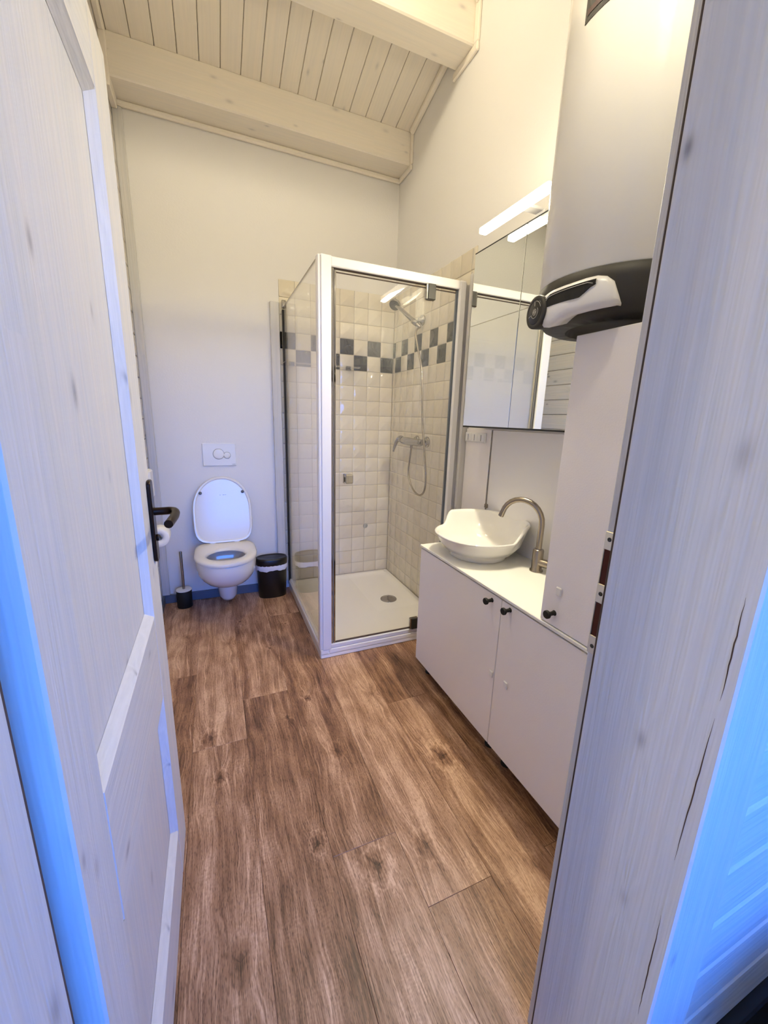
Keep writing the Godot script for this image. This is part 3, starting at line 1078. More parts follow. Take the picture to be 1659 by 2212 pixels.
# ---------------------------------------------------------------- toilet
# D-shaped outline: back edge at z0, round front reaching z1, half width hw; angle from x to z
func dee(hw: float, z0: float, z1: float, y: float, n := 40, pw := 2.08) -> Array:
	var out := []
	var zm := z0 + (z1 - z0) * 0.49
	for j in n:
		var a := TAU * j / n
		var cx := cos(a)
		var sz := sin(a)
		if sz >= 0.0:
			var k := pow(pow(absf(cx), pw) + pow(sz, pw), -1.0 / pw)
			out.append(V(hw * cx * k, y, zm + (z1 - zm) * sz * k))
		else:
			var k := pow(pow(absf(cx), 5.0) + pow(-sz, 5.0), -1.0 / 5.0)
			out.append(V(hw * cx * k, y, zm + (zm - z0) * sz * k))
	return out

func toilet() -> void:
	var cx := 0.412
	var t := thing("toilet", "white wall-hung toilet with its lid raised", "toilet", V(cx, 0, 0))
	var s := mb()
	var rings := []
	for l in [[0.055, 0.06, 0.235, 0.186], [0.085, 0.04, 0.31, 0.196], [0.118, 0.02, 0.375, 0.214], [0.146, 0.006, 0.432, 0.242], [0.166, 0.003, 0.482, 0.278], [0.178, 0.001, 0.512, 0.315], [0.182, 0.001, 0.524, 0.36], [0.181, 0.001, 0.526, 0.395], [0.178, 0.001, 0.523, 0.403]]:
		rings.append(dee(l[0], l[1], l[2], l[3]))
	for l in [[0.150, 0.09, 0.495, 0.404], [0.135, 0.11, 0.475, 0.39], [0.120, 0.13, 0.45, 0.34], [0.095, 0.15, 0.40, 0.27], [0.06, 0.16, 0.32, 0.22], [0.02, 0.2, 0.25, 0.21]]:
		rings.append(dee(l[0], l[1], l[2], l[3]))
	loft(s, rings, true, true)
	obj("bowl", s, M.white_ceramic, t)
	s = mb()
	rings = []
	for l in [[0.036, 0.165, 0.042], [0.052, 0.195, 0.048], [0.059, 0.212, 0.07], [0.064, 0.222, 0.13], [0.069, 0.235, 0.2]]:
		rings.append(dee(l[0], 0.004, l[1], l[2], 32))
	loft(s, rings, true, true)
	obj("outlet_cover", s, M.white_ceramic, t)
	# seat ring
	s = mb()
	var sr := []
	var io := [[0.184, 0.068, 0.531, 0.4045], [0.186, 0.066, 0.534, 0.414], [0.180, 0.07, 0.528, 0.4245], [0.165, 0.085, 0.512, 0.428]]
	for l in io:
		sr.append(dee(l[0], l[1], l[2], l[3], 48))
	for l in [[0.128, 0.205, 0.462, 0.427], [0.116, 0.218, 0.449, 0.420], [0.112, 0.222, 0.445, 0.408]]:
		var ring := []
		for j in 48:
			var a := TAU * j / 48
			ring.append(V(l[0] * cos(a), l[3], (l[1] + l[2]) / 2 + (l[2] - l[1]) / 2 * sin(a)))
		sr.append(ring)
	loft(s, sr, false, false)
	obj("seat", s, M.seat_plastic, t)
	# lid, hinged at the back and leaning on the wall
	var lid_xf := Transform3D(Basis(V(1, 0, 0), deg_to_rad(-99.5)), V(0, 0.432, 0.106))
	s = mb()
	rings = []
	for l in [[0.180, 0.0, 0.436, 0.0], [0.184, -0.002, 0.441, 0.004], [0.184, -0.002, 0.441, 0.017], [0.178, 0.002, 0.436, 0.021]]:
		var ring := []
		for p in dee(l[0], l[1], l[2], l[3], 56):
			ring.append(lid_xf * p)
		rings.append(ring)
	loft(s, rings, false, true)
	# underside slightly dished
	var dish := [rings[0]]
	for l in [[0.172, 0.008, 0.428, 0.001], [0.166, 0.014, 0.422, 0.0055]]:
		var ring := []
		for p in dee(l[0], l[1], l[2], l[3], 56):
			ring.append(lid_xf * p)
		dish.append(ring)
	s.set_smooth_group(-1)
	for i in dish.size() - 1:
		for j in 56:
			var k := (j + 1) % 56
			quad(s, dish[i][j], dish[i][k], dish[i + 1][k], dish[i + 1][j])
	cap(s, dish[-1], false)
	var lid := obj("lid", s, M.seat_plastic, t)
	for sx in [-1, 1]:
		s = mb()
		lathe(s, [[0.0105, 0.0], [0.0105, 0.007], [0.008, 0.0105], [0.001, 0.011]], lid_xf * along(V(sx * 0.131, 0.0055, 0.335), V(0, -1, 0)), 16)
		obj("bumper", s, M.grey_rubber, lid)
	s = mb()
	for b in [[-0.014, 0.006], [0.004, 0.012], [0.02, 0.006]]:
		bx(s, V(b[0], 0.0046, 0.317), V(b[0] + b[1], 0.0056, 0.3195), 0.0, 1, Vector2.ZERO, Vector2.ONE, lid_xf)
	obj("maker_print", s, M.print_grey, lid)
	for sx in [-1, 1]:
		s = mb()
		lathe(s, [[0.009, -0.018], [0.011, -0.016], [0.011, 0.016], [0.009, 0.018]], along(V(sx * 0.075, 0.433, 0.094), V(1, 0, 0)), 16)
		bx(s, V(sx * 0.075 - 0.016, 0.404, 0.082), V(sx * 0.075 + 0.016, 0.434, 0.106), 0.004)
		obj("hinge", s, M.seat_plastic, t)
	# flush plate
	var f := thing("flush_plate", "light grey flush plate with two round buttons above the toilet", "flush plate", V(0.4135, 1.009, 0.0))
	s = mb()
	bx(s, V(-0.104, -0.075, 0.0), V(0.104, 0.075, 0.009), 0.004)
	obj("cover", s, M.white_plastic, f)
	s = mb()
	lathe(s, [[0.0355, 0.0], [0.0355, 0.0015], [0.034, 0.0018]], along(V(-0.005, 0.0045, 0.0085), V(0, 0, 1)), 32)
	lathe(s, [[0.0225, 0.0], [0.0225, 0.0022], [0.021, 0.0024]], along(V(0.047, -0.004, 0.0085), V(0, 0, 1)), 28)
	obj("button_gap", s, M.print_grey, f)
	s = mb()
	lathe(s, [[0.0335, 0.0], [0.0335, 0.003], [0.03, 0.0045], [0.018, 0.0062], [0.001, 0.007]], along(V(-0.005, 0.0045, 0.009), V(0, 0, 1)), 32)
	obj("large_button", s, M.white_plastic, f)
	s = mb()
	lathe(s, [[0.0205, 0.0], [0.0205, 0.0035], [0.018, 0.005], [0.01, 0.006], [0.001, 0.0065]], along(V(0.047, -0.004, 0.0095), V(0, 0, 1)), 28)
	obj("small_button", s, M.white_plastic, f)
	s = mb()
	for b in [[0.078, 0.006], [0.0855, 0.004], [0.091, 0.005]]:
		bx(s, V(b[0], -0.0655, 0.0088), V(b[0] + b[1], -0.063, 0.0094))
	obj("maker_print", s, M.print_grey, f)

# ---------------------------------------------------------------- brush, bin, paper
func oval(hx: float, hz: float, y: float, n := 36, pw := 2.4) -> Array:
	var out := []
	for j in n:
		var a := TAU * j / n
		var k := pow(pow(absf(cos(a)), pw) + pow(absf(sin(a)), pw), -1.0 / pw)
		out.append(V(hx * cos(a) * k, y, hz * sin(a) * k))
	return out

func small_floor_things() -> void:
	var b := thing("toilet_brush", "toilet brush with steel rod in a short black holder", "toilet brush", V(0.138, 0, 0.09))
	var s := mb()
	lathe(s, [[0.044, 0.0], [0.047, 0.002], [0.047, 0.118], [0.045, 0.12]], Transform3D(), 32)
	obj("holder", s, M.black_matt, b)
	s = mb()
	lathe(s, [[0.0475, 0.1185], [0.0475, 0.123], [0.045, 0.1255], [0.012, 0.1265], [0.001, 0.1265]], Transform3D(), 32, false, false)
	tag(obj("holder_rim", s, M.white_plastic, b), "pale disc closing the black holder")
	s = mb()
	lathe(s, [[0.0085, 0.125], [0.0085, 0.385], [0.0075, 0.388]], Transform3D(), 16)
	obj("rod", s, M.satin_steel, b)

	var bi := thing("waste_bin", "black oval waste bin with a white bag folded over its edge", "bin", V(0.712, 0, 0.098))
	s = mb()
	var rings := []
	for l in [[0.094, 0.056, 0.0], [0.096, 0.058, 0.004], [0.104, 0.066, 0.245], [0.104, 0.066, 0.25]]:
		rings.append(oval(l[0], l[1], l[2]))
	loft(s, rings, true, true)
	obj("body", s, M.black_plastic, bi)
	s = mb()
	rings = []
	for l in [[0.1055, 0.0675, 0.207], [0.1085, 0.0705, 0.216], [0.1075, 0.0695, 0.232], [0.1070, 0.069, 0.250]]:
		var ring := oval(l[0], l[1], l[2], 48)
		for j in 48:
			var w := 0.004 * sin(j * 0.7) + 0.0025 * sin(j * 1.9 + 1.0)
			ring[j] += V(0, w if l[2] < 0.22 else 0.0, 0) + V(ring[j].x, 0, ring[j].z).normalized() * 0.0015 * sin(j * 3.1)
		rings.append(ring)
	loft(s, rings, false, false)
	tag(obj("bag", s, M.bin_bag, bi), "white bin bag edge hanging over the rim")
	s = mb()
	rings = []
	for l in [[0.107, 0.069, 0.243], [0.109, 0.071, 0.249], [0.109, 0.071, 0.283], [0.105, 0.067, 0.292], [0.098, 0.060, 0.294], [0.095, 0.057, 0.290], [0.05, 0.03, 0.291]]:
		rings.append(oval(l[0], l[1], l[2]))
	loft(s, rings, true, true)
	obj("lid", s, M.black_plastic, bi)

	# paper roll on a short black holder on the left wall
	var h := thing("paper_holder", "black toilet roll holder on the left wall behind the door handle", "holder", V(0.0, 0.585, 0.335))
	s = mb()
	tube(s, smooth_path([V(0.002, 0.0, -0.075), V(0.04, 0.0, -0.078), V(0.056, 0.0, -0.07), V(0.058, 0.0, -0.04), V(0.058, 0.0, 0.062)], 4), 0.0075, 10)
	lathe(s, [[0.02, 0.0], [0.02, 0.006], [0.012, 0.008]], along(V(0.0005, 0, -0.075), V(1, 0, 0)), 16)
	lathe(s, [[0.013, 0.055], [0.0145, 0.058], [0.0145, 0.066], [0.012, 0.069]], along(V(0.058, 0, 0), V(0, 0, 1)), 16)
	obj("arm", s, M.black_plastic, h)
	s = mb()
	var rl := []
	for l in [[0.019, 0.05], [0.053, 0.05], [0.055, 0.047], [0.055, -0.047], [0.053, -0.05], [0.019, -0.05], [0.019, 0.05]]:
		var ring := []
		for j in 32:
			var a := TAU * j / 32
			ring.append(V(l[0] * cos(a), l[0] * sin(a), l[1]))
		rl.append(ring)
	loft(s, rl, false, false)
	var roll := obj("toilet_roll", s, M.paper)
	roll.position = V(0.0605, 0.573, 0.335)
	tag(roll, "white toilet roll hanging on the black holder by the left wall", "toilet roll")
	s = mb()
	var sheet := []
	for k in 9:
		sheet.append(V(-0.052 + 0.016 * minf(k, 3) / 3.0 - 0.002 * sin(k * 0.5), -0.01 - k * 0.0275, 0.0))
	for k in 8:
		for sg in [1, -1]:
			face(s, [sheet[k] + V(sg * 0.0006, 0, -0.047), sheet[k] + V(sg * 0.0006, 0, 0.047), sheet[k + 1] + V(sg * 0.0006, 0, 0.047), sheet[k + 1] + V(sg * 0.0006, 0, -0.047)], V(sg, 0, 0))
	obj("loose_sheet", s, M.paper, roll)
	var pb := thing("paper_dispenser", "small white box on the left wall above the toilet roll", "dispenser", V(0.0, 0.80, 0.335))
	s = mb()
	bx(s, V(0.0, 0.0, -0.055), V(0.052, 0.155, 0.055), 0.006)
	obj("box", s, M.white_plastic, pb)
	s = mb()
	bx(s, V(0.008, 0.155, -0.04), V(0.044, 0.159, 0.04), 0.001)
	obj("paper_edge", s, M.paper, pb)

# ---------------------------------------------------------------- vanity run
const XV := 1.284

func knob(parent: Node3D, at: Vector3) -> void:
	var s := mb()
	lathe(s, [[0.0085, 0.0], [0.0065, 0.004], [0.006, 0.016], [0.009, 0.021], [0.0125, 0.025], [0.0125, 0.031], [0.011, 0.033]], along(at, V(-1, 0, 0)), 20)
	tag(obj("knob", s, M.black_matt, parent), "round black knob")

func latch(parent: Node3D, at: Vector3) -> void:
	var s := mb()
	bx(s, at + V(-0.006, -0.013, -0.010), at + V(0.0, 0.013, 0.010), 0.003)
	tag(obj("latch_plate", s, M.white_plastic, parent), "small square white plastic catch")

func cabinet(called: String, label: String, z0: float, z1: float, y0: float, y1: float, legs: bool) -> Node3D:
	var c := thing(called, label, "cabinet", V(W, y0 if not legs else 0.0, (z0 + z1) / 2))
	var by := 0.0 if not legs else 0.075
	var hy := y1 - y0 + by
	var d := XV - W
	var hz := (z1 - z0) / 2
	var s := mb()
	# carcass from panels so that it stays a hollow box behind its door
	bx(s, V(d + 0.02, by, -hz), V(0.0, hy, -hz + 0.018), 0.001)
	bx(s, V(d + 0.02, by, hz - 0.018), V(0.0, hy, hz), 0.001)
	bx(s, V(d + 0.02, by, -hz + 0.018), V(0.0, by + 0.018, hz - 0.018), 0.0)
	bx(s, V(d + 0.02, hy - 0.018, -hz + 0.018), V(0.0, hy, hz - 0.018), 0.0)
	bx(s, V(-0.012, by, -hz + 0.018), V(0.0, hy, hz - 0.018), 0.0)
	obj("carcass", s, M.white_laminate, c)
	if legs:
		for e in [[d + 0.06, -hz + 0.05], [d + 0.06, hz - 0.05], [-0.06, -hz + 0.05], [-0.06, hz - 0.05]]:
			s = mb()
			lathe(s, [[0.022, 0.0], [0.022, 0.006], [0.014, 0.012], [0.014, by]], Transform3D(Basis(), V(e[0], 0, e[1])), 14)
			obj("leg", s, M.black_matt, c)
	s = mb()
	bx(s, V(d, by - 0.004 if legs else 0.002, -hz + 0.0012), V(d + 0.018, hy - (0.006 if legs else 0.0), hz - 0.0012), 0.0016)
	obj("door", s, M.white_laminate, c)
	return c

func vanity() -> void:
	var c := cabinet("base_cabinet", "white washstand cabinet next to the shower, under the basin", 1.253, 1.858, 0.075, 0.672, true)
	var door: Node3D = c.get_node("door")
	knob(door, V(XV - W, 0.643, 1.806 - 1.5555))
	latch(door, V(XV - W, 0.364, 1.843 - 1.5555))
	c = cabinet("base_cabinet_001", "white washstand cabinet nearest the doorway, under the wall-high cupboard", 1.858, 2.452, 0.075, 0.672, true)
	door = c.get_node("door")
	knob(door, V(XV - W, 0.65, 1.903 - 2.155))
	latch(door, V(XV - W, 0.372, 1.923 - 2.155))
	for q in ["base_cabinet", "base_cabinet_001"]:
		get_node(q).set_meta("group", "base cabinets of the washstand")
	c = cabinet("tall_cupboard", "white upper cupboard with black knob standing on the worktop beside the tap", 2.034, 2.452, 0.685, 1.502, false)
	door = c.get_node("door")
	knob(door, V(XV - W, 0.729 - 0.685, 2.086 - 2.243))
	latch(door, V(XV - W, 0.801 - 0.685, 2.094 - 2.243))
	var s := mb()
	bx(s, V(XV - 0.004, 0.673, 1.249), V(W, 0.685, 2.452), 0.002)
	tag(obj("worktop", s, M.worktop_white), "thin white worktop under the basin and tap", "worktop")
	# panels on the wall
	s = mb()
	bx(s, V(W - 0.012, 0.0, 1.034), V(W, 1.236, 1.246), 0.002)
	tag(obj("trim_13", s, M.white_laminate), "narrow white wall panel carrying the socket strip", "wall panel", "", "structure")
	s = mb()
	bx(s, V(W - 0.010, 0.685, 1.254), V(W, 1.236, 2.034), 0.002)
	tag(obj("trim_14", s, M.white_lacquer), "white splashback panel behind basin and tap", "wall panel", "", "structure")
	s = mb()
	bx(s, V(W - 0.013, 0.685, 1.247), V(W, 1.236, 1.2535), 0.001)
	tag(obj("trim_15", s, M.satin_steel), "thin grey metal joint strip beside the splashback", "trim strip", "", "structure")
	s = mb()
	bx(s, V(W - 0.022, 0.848, 1.252), V(W - 0.0102, 0.868, 1.27), 0.002)
	tag(obj("panel_clip", s, M.satin_steel), "small dark metal clip on the splashback edge behind the basin", "clip")
	var so := thing("socket_strip", "white three-part switch plate under the left end of the mirror cabinet", "switch", V(W - 0.012, 1.193, 1.125))
	s = mb()
	bx(s, V(-0.010, -0.025, -0.087), V(0.0, 0.025, 0.087), 0.003)
	obj("plate", s, M.white_plastic, so)
	for k in 3:
		s = mb()
		bx(s, V(-0.0125, -0.02, -0.082 + k * 0.056), V(-0.009, 0.02, -0.030 + k * 0.056), 0.0015)
		var sw := obj("rocker", s, M.white_plastic, so)
		s = mb()
		bx(s, V(-0.0134, -0.0155, -0.058 + k * 0.056), V(-0.012, 0.0155, -0.0545 + k * 0.056))
		obj("indicator", s, M.print_grey, sw)

func basin_and_tap() -> void:
	var bc := V(1.462, 0.685, 1.462)
	var b := thing("wash_basin", "white ceramic countertop basin with a wavy rim", "basin", bc)
	var s := mb()
	var n := 96
	var ax := atan2(-0.32, 0.95)      # the raised half looks towards the wall
	var rim := func(a: float) -> float:
		var c := cos(a - ax)
		return 0.100 + 0.062 * smoothstep(-0.12, 0.20, c)
	var rings := []
	# outside from foot to rim, over the lip, and down inside to the drain
	var prof := [[0.122, 0.0, 0], [0.1275, 0.004, 0], [0.1275, 0.016, 0], [0.131, 0.03, 0], [0.148, 0.30, 1], [0.168, 0.56, 1], [0.186, 0.86, 1], [0.193, 0.965, 1], [0.193, 1.0, 1], [0.189, 1.03, 1], [0.184, 1.02, 1], [0.178, 0.95, 1], [0.165, 0.75, 1], [0.140, 0.50, 1], [0.105, 0.30, 1], [0.06, 0.19, 1], [0.022, 0.165, 1]]
	for p in prof:
		var ring := []
		for j in n:
			var a := TAU * j / n
			var h: float = rim.call(a)
			var up := smoothstep(0.106, 0.155, h)
			var y: float = p[1] if p[2] == 0 else p[1] * (h if p[1] > 0.7 else lerpf(0.1, h, smoothstep(0.3, 0.9, p[1])))
			var r: float = p[0] * (1.0 + (0.055 * up if p[0] > 0.15 else 0.0))
			var sq := pow(pow(absf(cos(a)), 2.25) + pow(absf(sin(a)), 2.25), -1.0 / 2.25)
			if p[0] < 0.135:
				sq = 1.0
			ring.append(V(r * sq * cos(a), y, r * sq * sin(a)))
		rings.append(ring)
	loft(s, rings, true, false)
	obj("bowl", s, M.white_ceramic, b)
	s = mb()
	lathe(s, [[0.024, 0.0150], [0.024, 0.0185], [0.018, 0.0205], [0.001, 0.0215]], Transform3D(), 20, false, false)
	obj("drain", s, M.chrome, b)

	var tp := V(1.572, 0.685, 1.712)
	var t := thing("basin_tap", "tall brushed steel tap with a curved spout beside the basin", "tap", tp)
	var dr := V(-0.41, 0, -0.912).normalized()
	s = mb()
	lathe(s, [[0.0265, 0.0], [0.0265, 0.006], [0.0215, 0.009], [0.0215, 0.088], [0.0195, 0.093], [0.013, 0.094]], Transform3D(), 28)
	obj("body", s, M.satin_steel, t)
	s = mb()
	var path := [V(0, 0.09, 0), V(0, 0.13, 0), V(0, 0.165, 0), V(0, 0.197, 0)]
	var rr := 0.0865
	for k in range(1, 13):
		var a := PI * 0.93 * k / 12.0
		path.append(V(0, 0.197, 0) + dr * (rr - rr * cos(a)) + V(0, rr * sin(a), 0))
	path.append(path[-1] + (path[-1] - path[-2]).normalized() * 0.018)
	tube(s, path, 0.0115, 16)
	obj("spout", s, M.satin_steel, t)
	s = mb()
	tube(s, [V(0.0, 0.04, 0.0), V(0.012, 0.04, 0.036), V(0.020, 0.038, 0.056)], [0.018, 0.017, 0.0165], 18)
	tube(s, smooth_path([V(0.018, 0.040, 0.05), V(0.032, 0.043, 0.07), V(0.05, 0.047, 0.092)], 4), [0.012, 0.011, 0.010, 0.009, 0.008, 0.0075, 0.007, 0.0065, 0.006], 12)
	obj("handle", s, M.satin_steel, t)

# ---------------------------------------------------------------- mirror cabinet and its lamp
func mirror_and_lamp() -> void:
	var xm := 1.52
	var z0 := 1.183
	var z1 := 1.83
	var zm := 1.515
	var mc := thing("mirror_cabinet", "two-door mirror cabinet on the wall above the basin", "mirror cabinet", V(W, 1.252, 1.502))
	var o := -V(W, 1.252, 1.502)
	var s := mb()
	bx(s, V(xm + 0.02, 1.25, z0 + 0.004) + o, V(W, 1.998, z1 - 0.004) + o, 0.001)
	obj("carcass", s, M.white_lacquer, mc)
	var k := 0
	for zz in [[z0, zm - 0.0012], [zm + 0.0012, z1]]:
		s = mb()
		bx(s, V(xm, 1.252, zz[0]) + o, V(xm + 0.018, 2.003, zz[1]) + o, 0.0012)
		var d := obj("mirror_door", s, M.mirror_glass, mc)
		s = mb()
		bx(s, V(xm - 0.001, 1.246, zz[0]) + o, V(xm + 0.018, 1.2535, zz[1]) + o, 0.001)
		tag(obj("grip_strip", s, M.black_plastic, d), "thin dark strip along the mirror edge")
		s = mb()
		bx(s, V(xm - 0.001, 2.002, zz[0]) + o, V(xm + 0.018, 2.007, zz[1]) + o, 0.001)
		tag(obj("grip_strip", s, M.black_plastic, d), "thin dark strip along the mirror edge")
		k += 1
	# LED bar on a short arm
	var la := thing("mirror_light", "bright slim LED bar reaching out above the mirror cabinet", "lamp", V(1.448, 2.028, 1.515))
	s = mb()
	prism(s, rounded(0.036, 0.375, 0.008), -0.009, 0.011, Transform3D(Basis(V(1, 0, 0), V(0, 0, 1), V(0, -1, 0)), Vector3.ZERO), 0.002, false)
	obj("led_bar", s, M.led_glow, la)
	s = mb()
	bx(s, V(0.016, -0.004, 0.02), V(0.125, 0.006, 0.06), 0.002)
	bx(s, V(0.085, -0.024, 0.012), V(0.13, 0.0, 0.068), 0.003)
	obj("arm", s, M.white_lacquer, la)
	# the bar glows all round: most of it downwards, a little up and outwards
	for q in [[2.0, V(-0.22, -0.97, -0.05), V(-0.002, -0.0125, 0)], [0.36, V(-0.5, 0.86, -0.05), V(-0.004, 0.0115, 0)]]:
		var a := AreaLight3D.new()
		a.name = "led_panel_light"
		a.area_size = Vector2(0.03, 0.36)
		a.light_color = WARM
		a.light_energy = q[0]
		a.area_range = 8.0
		a.area_attenuation = 2.0
		a.shadow_enabled = true
		la.add_child(a, true)
		a.position = q[2]
		var zax: Vector3 = -q[1].normalized()
		var xax := V(0, 0, 1).cross(zax).normalized()
		a.basis = Basis(xax, zax.cross(xax).normalized(), zax)

# ---------------------------------------------------------------- water heater
func boiler() -> void:
	var bp := V(1.423, 1.54, 2.046)
	var b := thing("water_heater", "white cylindrical water heater with black base and control dial", "water heater", bp)
	var s := mb()
	var r := 0.2145
	lathe(s, [[r - 0.004, 0.088], [r, 0.092], [r, 0.95], [r - 0.02, 1.0], [r - 0.07, 1.035], [0.06, 1.05], [0.001, 1.052]], Transform3D(), 72, false, false)
	obj("tank", s, M.enamel_white, b)
	s = mb()
	lathe(s, [[0.135, -0.014], [0.175, -0.012], [0.193, -0.004], [0.204, 0.008], [0.211, 0.03], [0.2155, 0.065], [0.2155, 0.089], [r - 0.003, 0.0905]], Transform3D(), 72, false, false)
	lathe(s, [[0.001, 0.004], [0.125, 0.004], [0.135, -0.014]], Transform3D(), 48, true, false)
	obj("base_cap", s, M.anthracite_plastic, b)
	# console: angle 0 looks along -x, positive towards the doorway
	var P := func(ang: float, rad: float, y: float) -> Vector3:
		var a := deg_to_rad(ang)
		return V(-cos(a) * rad, y, sin(a) * rad)
	# white console as sections along the angle; each section is a closed outline in (radius, height)
	s = mb()
	var secs := []
	# [angle, y low, y high, radius]
	var prof := [[-22.0, -0.010, 0.046, 0.206], [-20.0, -0.014, 0.05, 0.232], [-12.0, -0.020, 0.056, 0.240], [-5.0, -0.026, 0.060, 0.242], [0.0, -0.026, 0.061, 0.242], [5.0, -0.016, 0.062, 0.242], [10.0, -0.010, 0.063, 0.241], [18.0, -0.008, 0.066, 0.240], [24.0, -0.006, 0.0665, 0.239], [29.0, -0.004, 0.062, 0.238], [33.0, -0.0025, 0.05, 0.236], [36.5, 0.0, 0.018, 0.232], [38.0, 0.003, 0.008, 0.208]]
	for q in prof:
		var lo: float = q[1]
		var hi: float = q[2]
		var rd: float = q[3]
		var e := minf(0.010, (hi - lo) * 0.3)
		var ri := 0.19
		var ring := []
		for pt in [[ri, lo + e], [rd - 0.014, lo], [rd - 0.004, lo + e * 0.5], [rd, lo + e * 1.6], [rd, hi - e * 1.6], [rd - 0.004, hi - e * 0.5], [rd - 0.012, hi], [ri, hi]]:
			ring.append(P.call(q[0], pt[0], pt[1]))
		secs.append(ring)
	loft(s, secs, true, true)
	tag(obj("console", s, M.white_plastic, b), "curved white control console")
	# black display window let into the console
	s = mb()
	var win := []
	for i in 13:
		var f := i / 12.0
		var ang := lerpf(-8.5, 24.5, f)
		var yh := lerpf(0.047, 0.056, f) - 0.012 * smoothstep(0.85, 1.0, 1.0 - f)
		var yl := lerpf(0.020, 0.024, f) + 0.022 * smoothstep(0.72, 1.0, f)
		win.append([P.call(ang, 0.2428, yl), P.call(ang, 0.2428, yh)])
	for i in 12:
		face(s, [win[i][0], win[i + 1][0], win[i + 1][1], win[i][1]], win[i][0] * V(1, 0, 1))
		face(s, [win[i][1], win[i + 1][1], win[i + 1][1] * V(0.98, 1, 0.98), win[i][1] * V(0.98, 1, 0.98)], V(0, 1, 0))
		face(s, [win[i][0], win[i + 1][0], win[i + 1][0] * V(0.98, 1, 0.98), win[i][0] * V(0.98, 1, 0.98)], V(0, -1, 0))
	obj("display_window", s, M.black_matt, b)
	s = mb()
	var ln := []
	for i in 12:
		var f := i / 11.0
		var ang := lerpf(-7.5, 23.0, f)
		var y := lerpf(0.043, 0.0515, f)
		if i == 0:
			y -= 0.012
		if i == 1:
			y -= 0.002
		if i == 11:
			y -= 0.004
		ln.append(P.call(ang, 0.2433, y))
	tube(s, ln, 0.0007, 6)
	obj("display_line", s, M.dial_marks, b)
	# dial, facing the room
	var dc := V(1.185, 1.557, 1.985) - bp
	var ddir := V(-0.985, 0, -0.17).normalized()
	s = mb()
	lathe(s, [[0.030, -0.05], [0.036, -0.045], [0.0395, -0.02], [0.0405, 0.0], [0.0395, 0.003], [0.031, 0.0045], [0.0295, 0.0025]], along(dc, ddir), 40, true, true)
	var dial := obj("dial", s, M.anthracite_plastic, b)
	s = mb()
	lathe(s, [[0.0298, 0.0], [0.0298, 0.0036], [0.028, 0.0042], [0.001, 0.0046]], along(dc, ddir), 40, false, false)
	obj("dial_face", s, M.black_plastic, dial)
	# markings on the dial: arcs, ticks and the round emblem
	var ux := V(0, 0, 1) - ddir * ddir.z
	ux = ux.normalized()
	var uy := V(0, 1, 0)
	var D := func(rad: float, deg: float) -> Vector3:
		return dc + ddir * 0.0050 + ux * (rad * cos(deg_to_rad(deg))) + uy * (rad * sin(deg_to_rad(deg)))
	s = mb()
	for arc in [[0.0145, 200.0, 395.0], [0.0262, 20.0, 85.0], [0.0075, 0.0, 360.0]]:
		var pts := []
		for i in 25:
			pts.append(D.call(arc[0], lerpf(arc[1], arc[2], i / 24.0)))
		tube(s, pts, 0.00055, 5)
	for tk in [[0.015, 0.0262, 95.0], [0.0165, 0.026, 200.0]]:
		tube(s, [D.call(tk[0], tk[2]), D.call(tk[1], tk[2])], 0.0007, 5)
	for e in [[[-0.0045, 0.0], [0.0, 0.005]], [[0.0, 0.005], [0.0045, 0.0]], [[0.0045, 0.0], [0.0, -0.005]], [[0.0, -0.005], [-0.0045, 0.0]], [[-0.0035, 0.0], [0.0035, 0.0]]]:
		var q := []
		for p in e:
			q.append(dc + ddir * 0.0050 + ux * p[0] + uy * p[1])
		tube(s, q, 0.0006, 5)
	obj("dial_marking", s, M.dial_marks, dial)
	# dark label on the tank
	s = mb()
	var lb := []
	for i in 13:
		lb.append(lerpf(-8.5, 40.0, i / 12.0))
	for i in 12:
		face(s, [P.call(lb[i], r + 0.0012, 0.605), P.call(lb[i + 1], r + 0.0012, 0.605), P.call(lb[i + 1], r + 0.0012, 0.84), P.call(lb[i], r + 0.0012, 0.84)], P.call(lb[i], 1.0, 0.0))
		face(s, [P.call(lb[i], r + 0.0012, 0.605), P.call(lb[i + 1], r + 0.0012, 0.605), P.call(lb[i + 1], r - 0.001, 0.605), P.call(lb[i], r - 0.001, 0.605)], V(0, -1, 0))
	face(s, [P.call(lb[0], r + 0.0012, 0.605), P.call(lb[0], r + 0.0012, 0.84), P.call(lb[0], r - 0.001, 0.84), P.call(lb[0], r - 0.001, 0.605)], V(0, 0, -1))
	tag(obj("label_plate", s, M.black_plastic, b), "black label on the white tank")
	s = mb()
	for i in 12:
		face(s, [P.call(maxf(lb[i], -7.0), r + 0.002, 0.617), P.call(lb[i + 1], r + 0.002, 0.617), P.call(lb[i + 1], r + 0.002, 0.628), P.call(maxf(lb[i], -7.0), r + 0.002, 0.628)], P.call(lb[i], 1.0, 0.0))
	tag(obj("label_stripe", s, M.label_red, b), "dark red stripe on the black label")
	# wall bracket behind the tank
	s = mb()
	bx(s, V(0.19, 0.2, -0.1), V(W - bp.x, 0.28, 0.1), 0.003)
	obj("wall_bracket", s, M.anthracite_plastic, b)

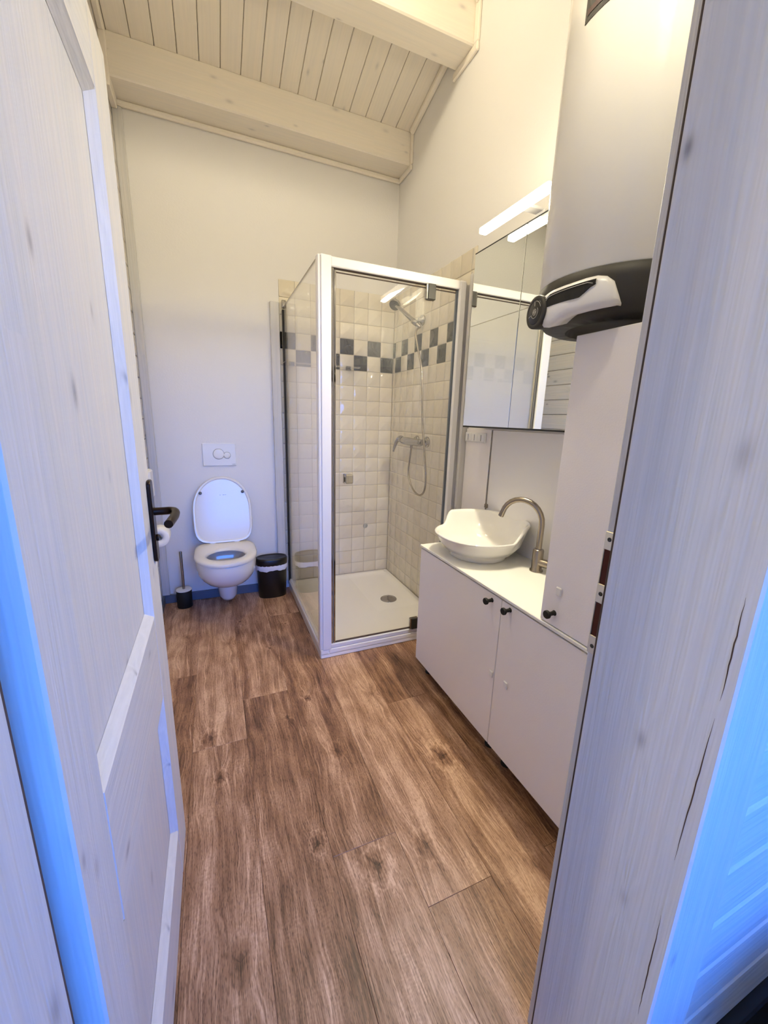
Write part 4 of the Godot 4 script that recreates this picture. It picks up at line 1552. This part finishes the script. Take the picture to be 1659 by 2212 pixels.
# ---------------------------------------------------------------- lamp above the doorway, inside
func lamp_over_door() -> void:
	var la := thing("bulkhead_lamp", "slim upright wall lamp above the doorway inside the bathroom", "lamp", V(0.97, 2.27, DOOR_Z))
	var s := mb()
	prism(s, rounded(0.11, 0.38, 0.05), -0.02, 0.0, Transform3D(), 0.003, false)
	obj("back_plate", s, M.white_plastic, la)
	s = mb()
	prism(s, rounded(0.09, 0.34, 0.044), -0.08, -0.02, Transform3D(), 0.012, true)
	obj("lamp_cover", s, M.globe_glow, la)
	var l := OmniLight3D.new()
	l.name = "bulb_light"
	l.light_color = WARM
	l.light_energy = 0.16
	l.light_size = 0.03
	l.omni_range = 8.0
	l.omni_attenuation = 2.0
	l.shadow_enabled = true
	la.add_child(l)
	l.position = V(0, 0, -0.05)

func ceiling_lamp() -> void:
	var at := V(0.62, roof_y(1.35), 1.35)
	var la := thing("ceiling_lamp", "round white ceiling lamp on the sloping boards near the doorway", "lamp", at)
	var s := mb()
	lathe(s, [[0.09, -0.045], [0.10, -0.04], [0.10, 0.02]], Transform3D(), 32)
	obj("base", s, M.white_plastic, la)
	s = mb()
	lathe(s, [[0.001, -0.15], [0.06, -0.145], [0.115, -0.12], [0.14, -0.085], [0.135, -0.055], [0.10, -0.044]], Transform3D(), 32, false, false)
	obj("glass_shade", s, M.globe_glow, la)
	var l := OmniLight3D.new()
	l.name = "bulb_light"
	l.light_color = WARM
	l.light_energy = 0.55
	l.light_size = 0.08
	l.omni_range = 8.0
	l.omni_attenuation = 2.0
	l.shadow_enabled = true
	la.add_child(l)
	l.position = V(0, -0.09, 0)

func hall_lamp() -> void:
	var la := thing("hall_lamp", "round white wall lamp on the left side wall of the hall", "lamp", V(-1.7, 1.75, 2.95))
	var s := mb()
	lathe(s, [[0.07, 0.0], [0.07, 0.02], [0.06, 0.025]], along(Vector3.ZERO, V(1, 0, 0)), 28)
	obj("base", s, M.white_plastic, la)
	s = mb()
	lathe(s, [[0.06, 0.022], [0.10, 0.05], [0.115, 0.10], [0.10, 0.15], [0.06, 0.18], [0.001, 0.19]], along(Vector3.ZERO, V(1, 0, 0)), 28, false, false)
	obj("glass_shade", s, M.globe_glow, la)
	var l := OmniLight3D.new()
	l.name = "bulb_light"
	l.light_color = WARM
	l.light_energy = 0.75
	l.light_size = 0.07
	l.omni_range = 8.0
	l.omni_attenuation = 2.0
	l.shadow_enabled = true
	la.add_child(l)
	l.position = V(0.1, 0, 0)

# low upholstered bench standing in the hall beside the doorway
func hall_bench() -> void:
	var b := thing("bench", "low grey bench along the hall side of the boarded wall", "bench", V(1.95, 0, 3.3))
	for e in [[-0.8, -0.26], [0.8, -0.26], [-0.8, 0.26], [0.8, 0.26]]:
		var s := mb()
		bx(s, V(e[0] - 0.025, 0.0, e[1] - 0.025), V(e[0] + 0.025, 0.36, e[1] + 0.025), 0.004)
		obj("leg", s, M.whitewashed_board, b)
	var s := mb()
	bx(s, V(-0.88, 0.28, -0.32), V(0.88, 0.37, 0.32), 0.006, 0)
	obj("frame", s, M.whitewashed_board, b)
	s = mb()
	bx(s, V(-0.87, 0.371, -0.315), V(0.87, 0.49, 0.315), 0.03)
	obj("cushion", s, M.anthracite_plastic, b)
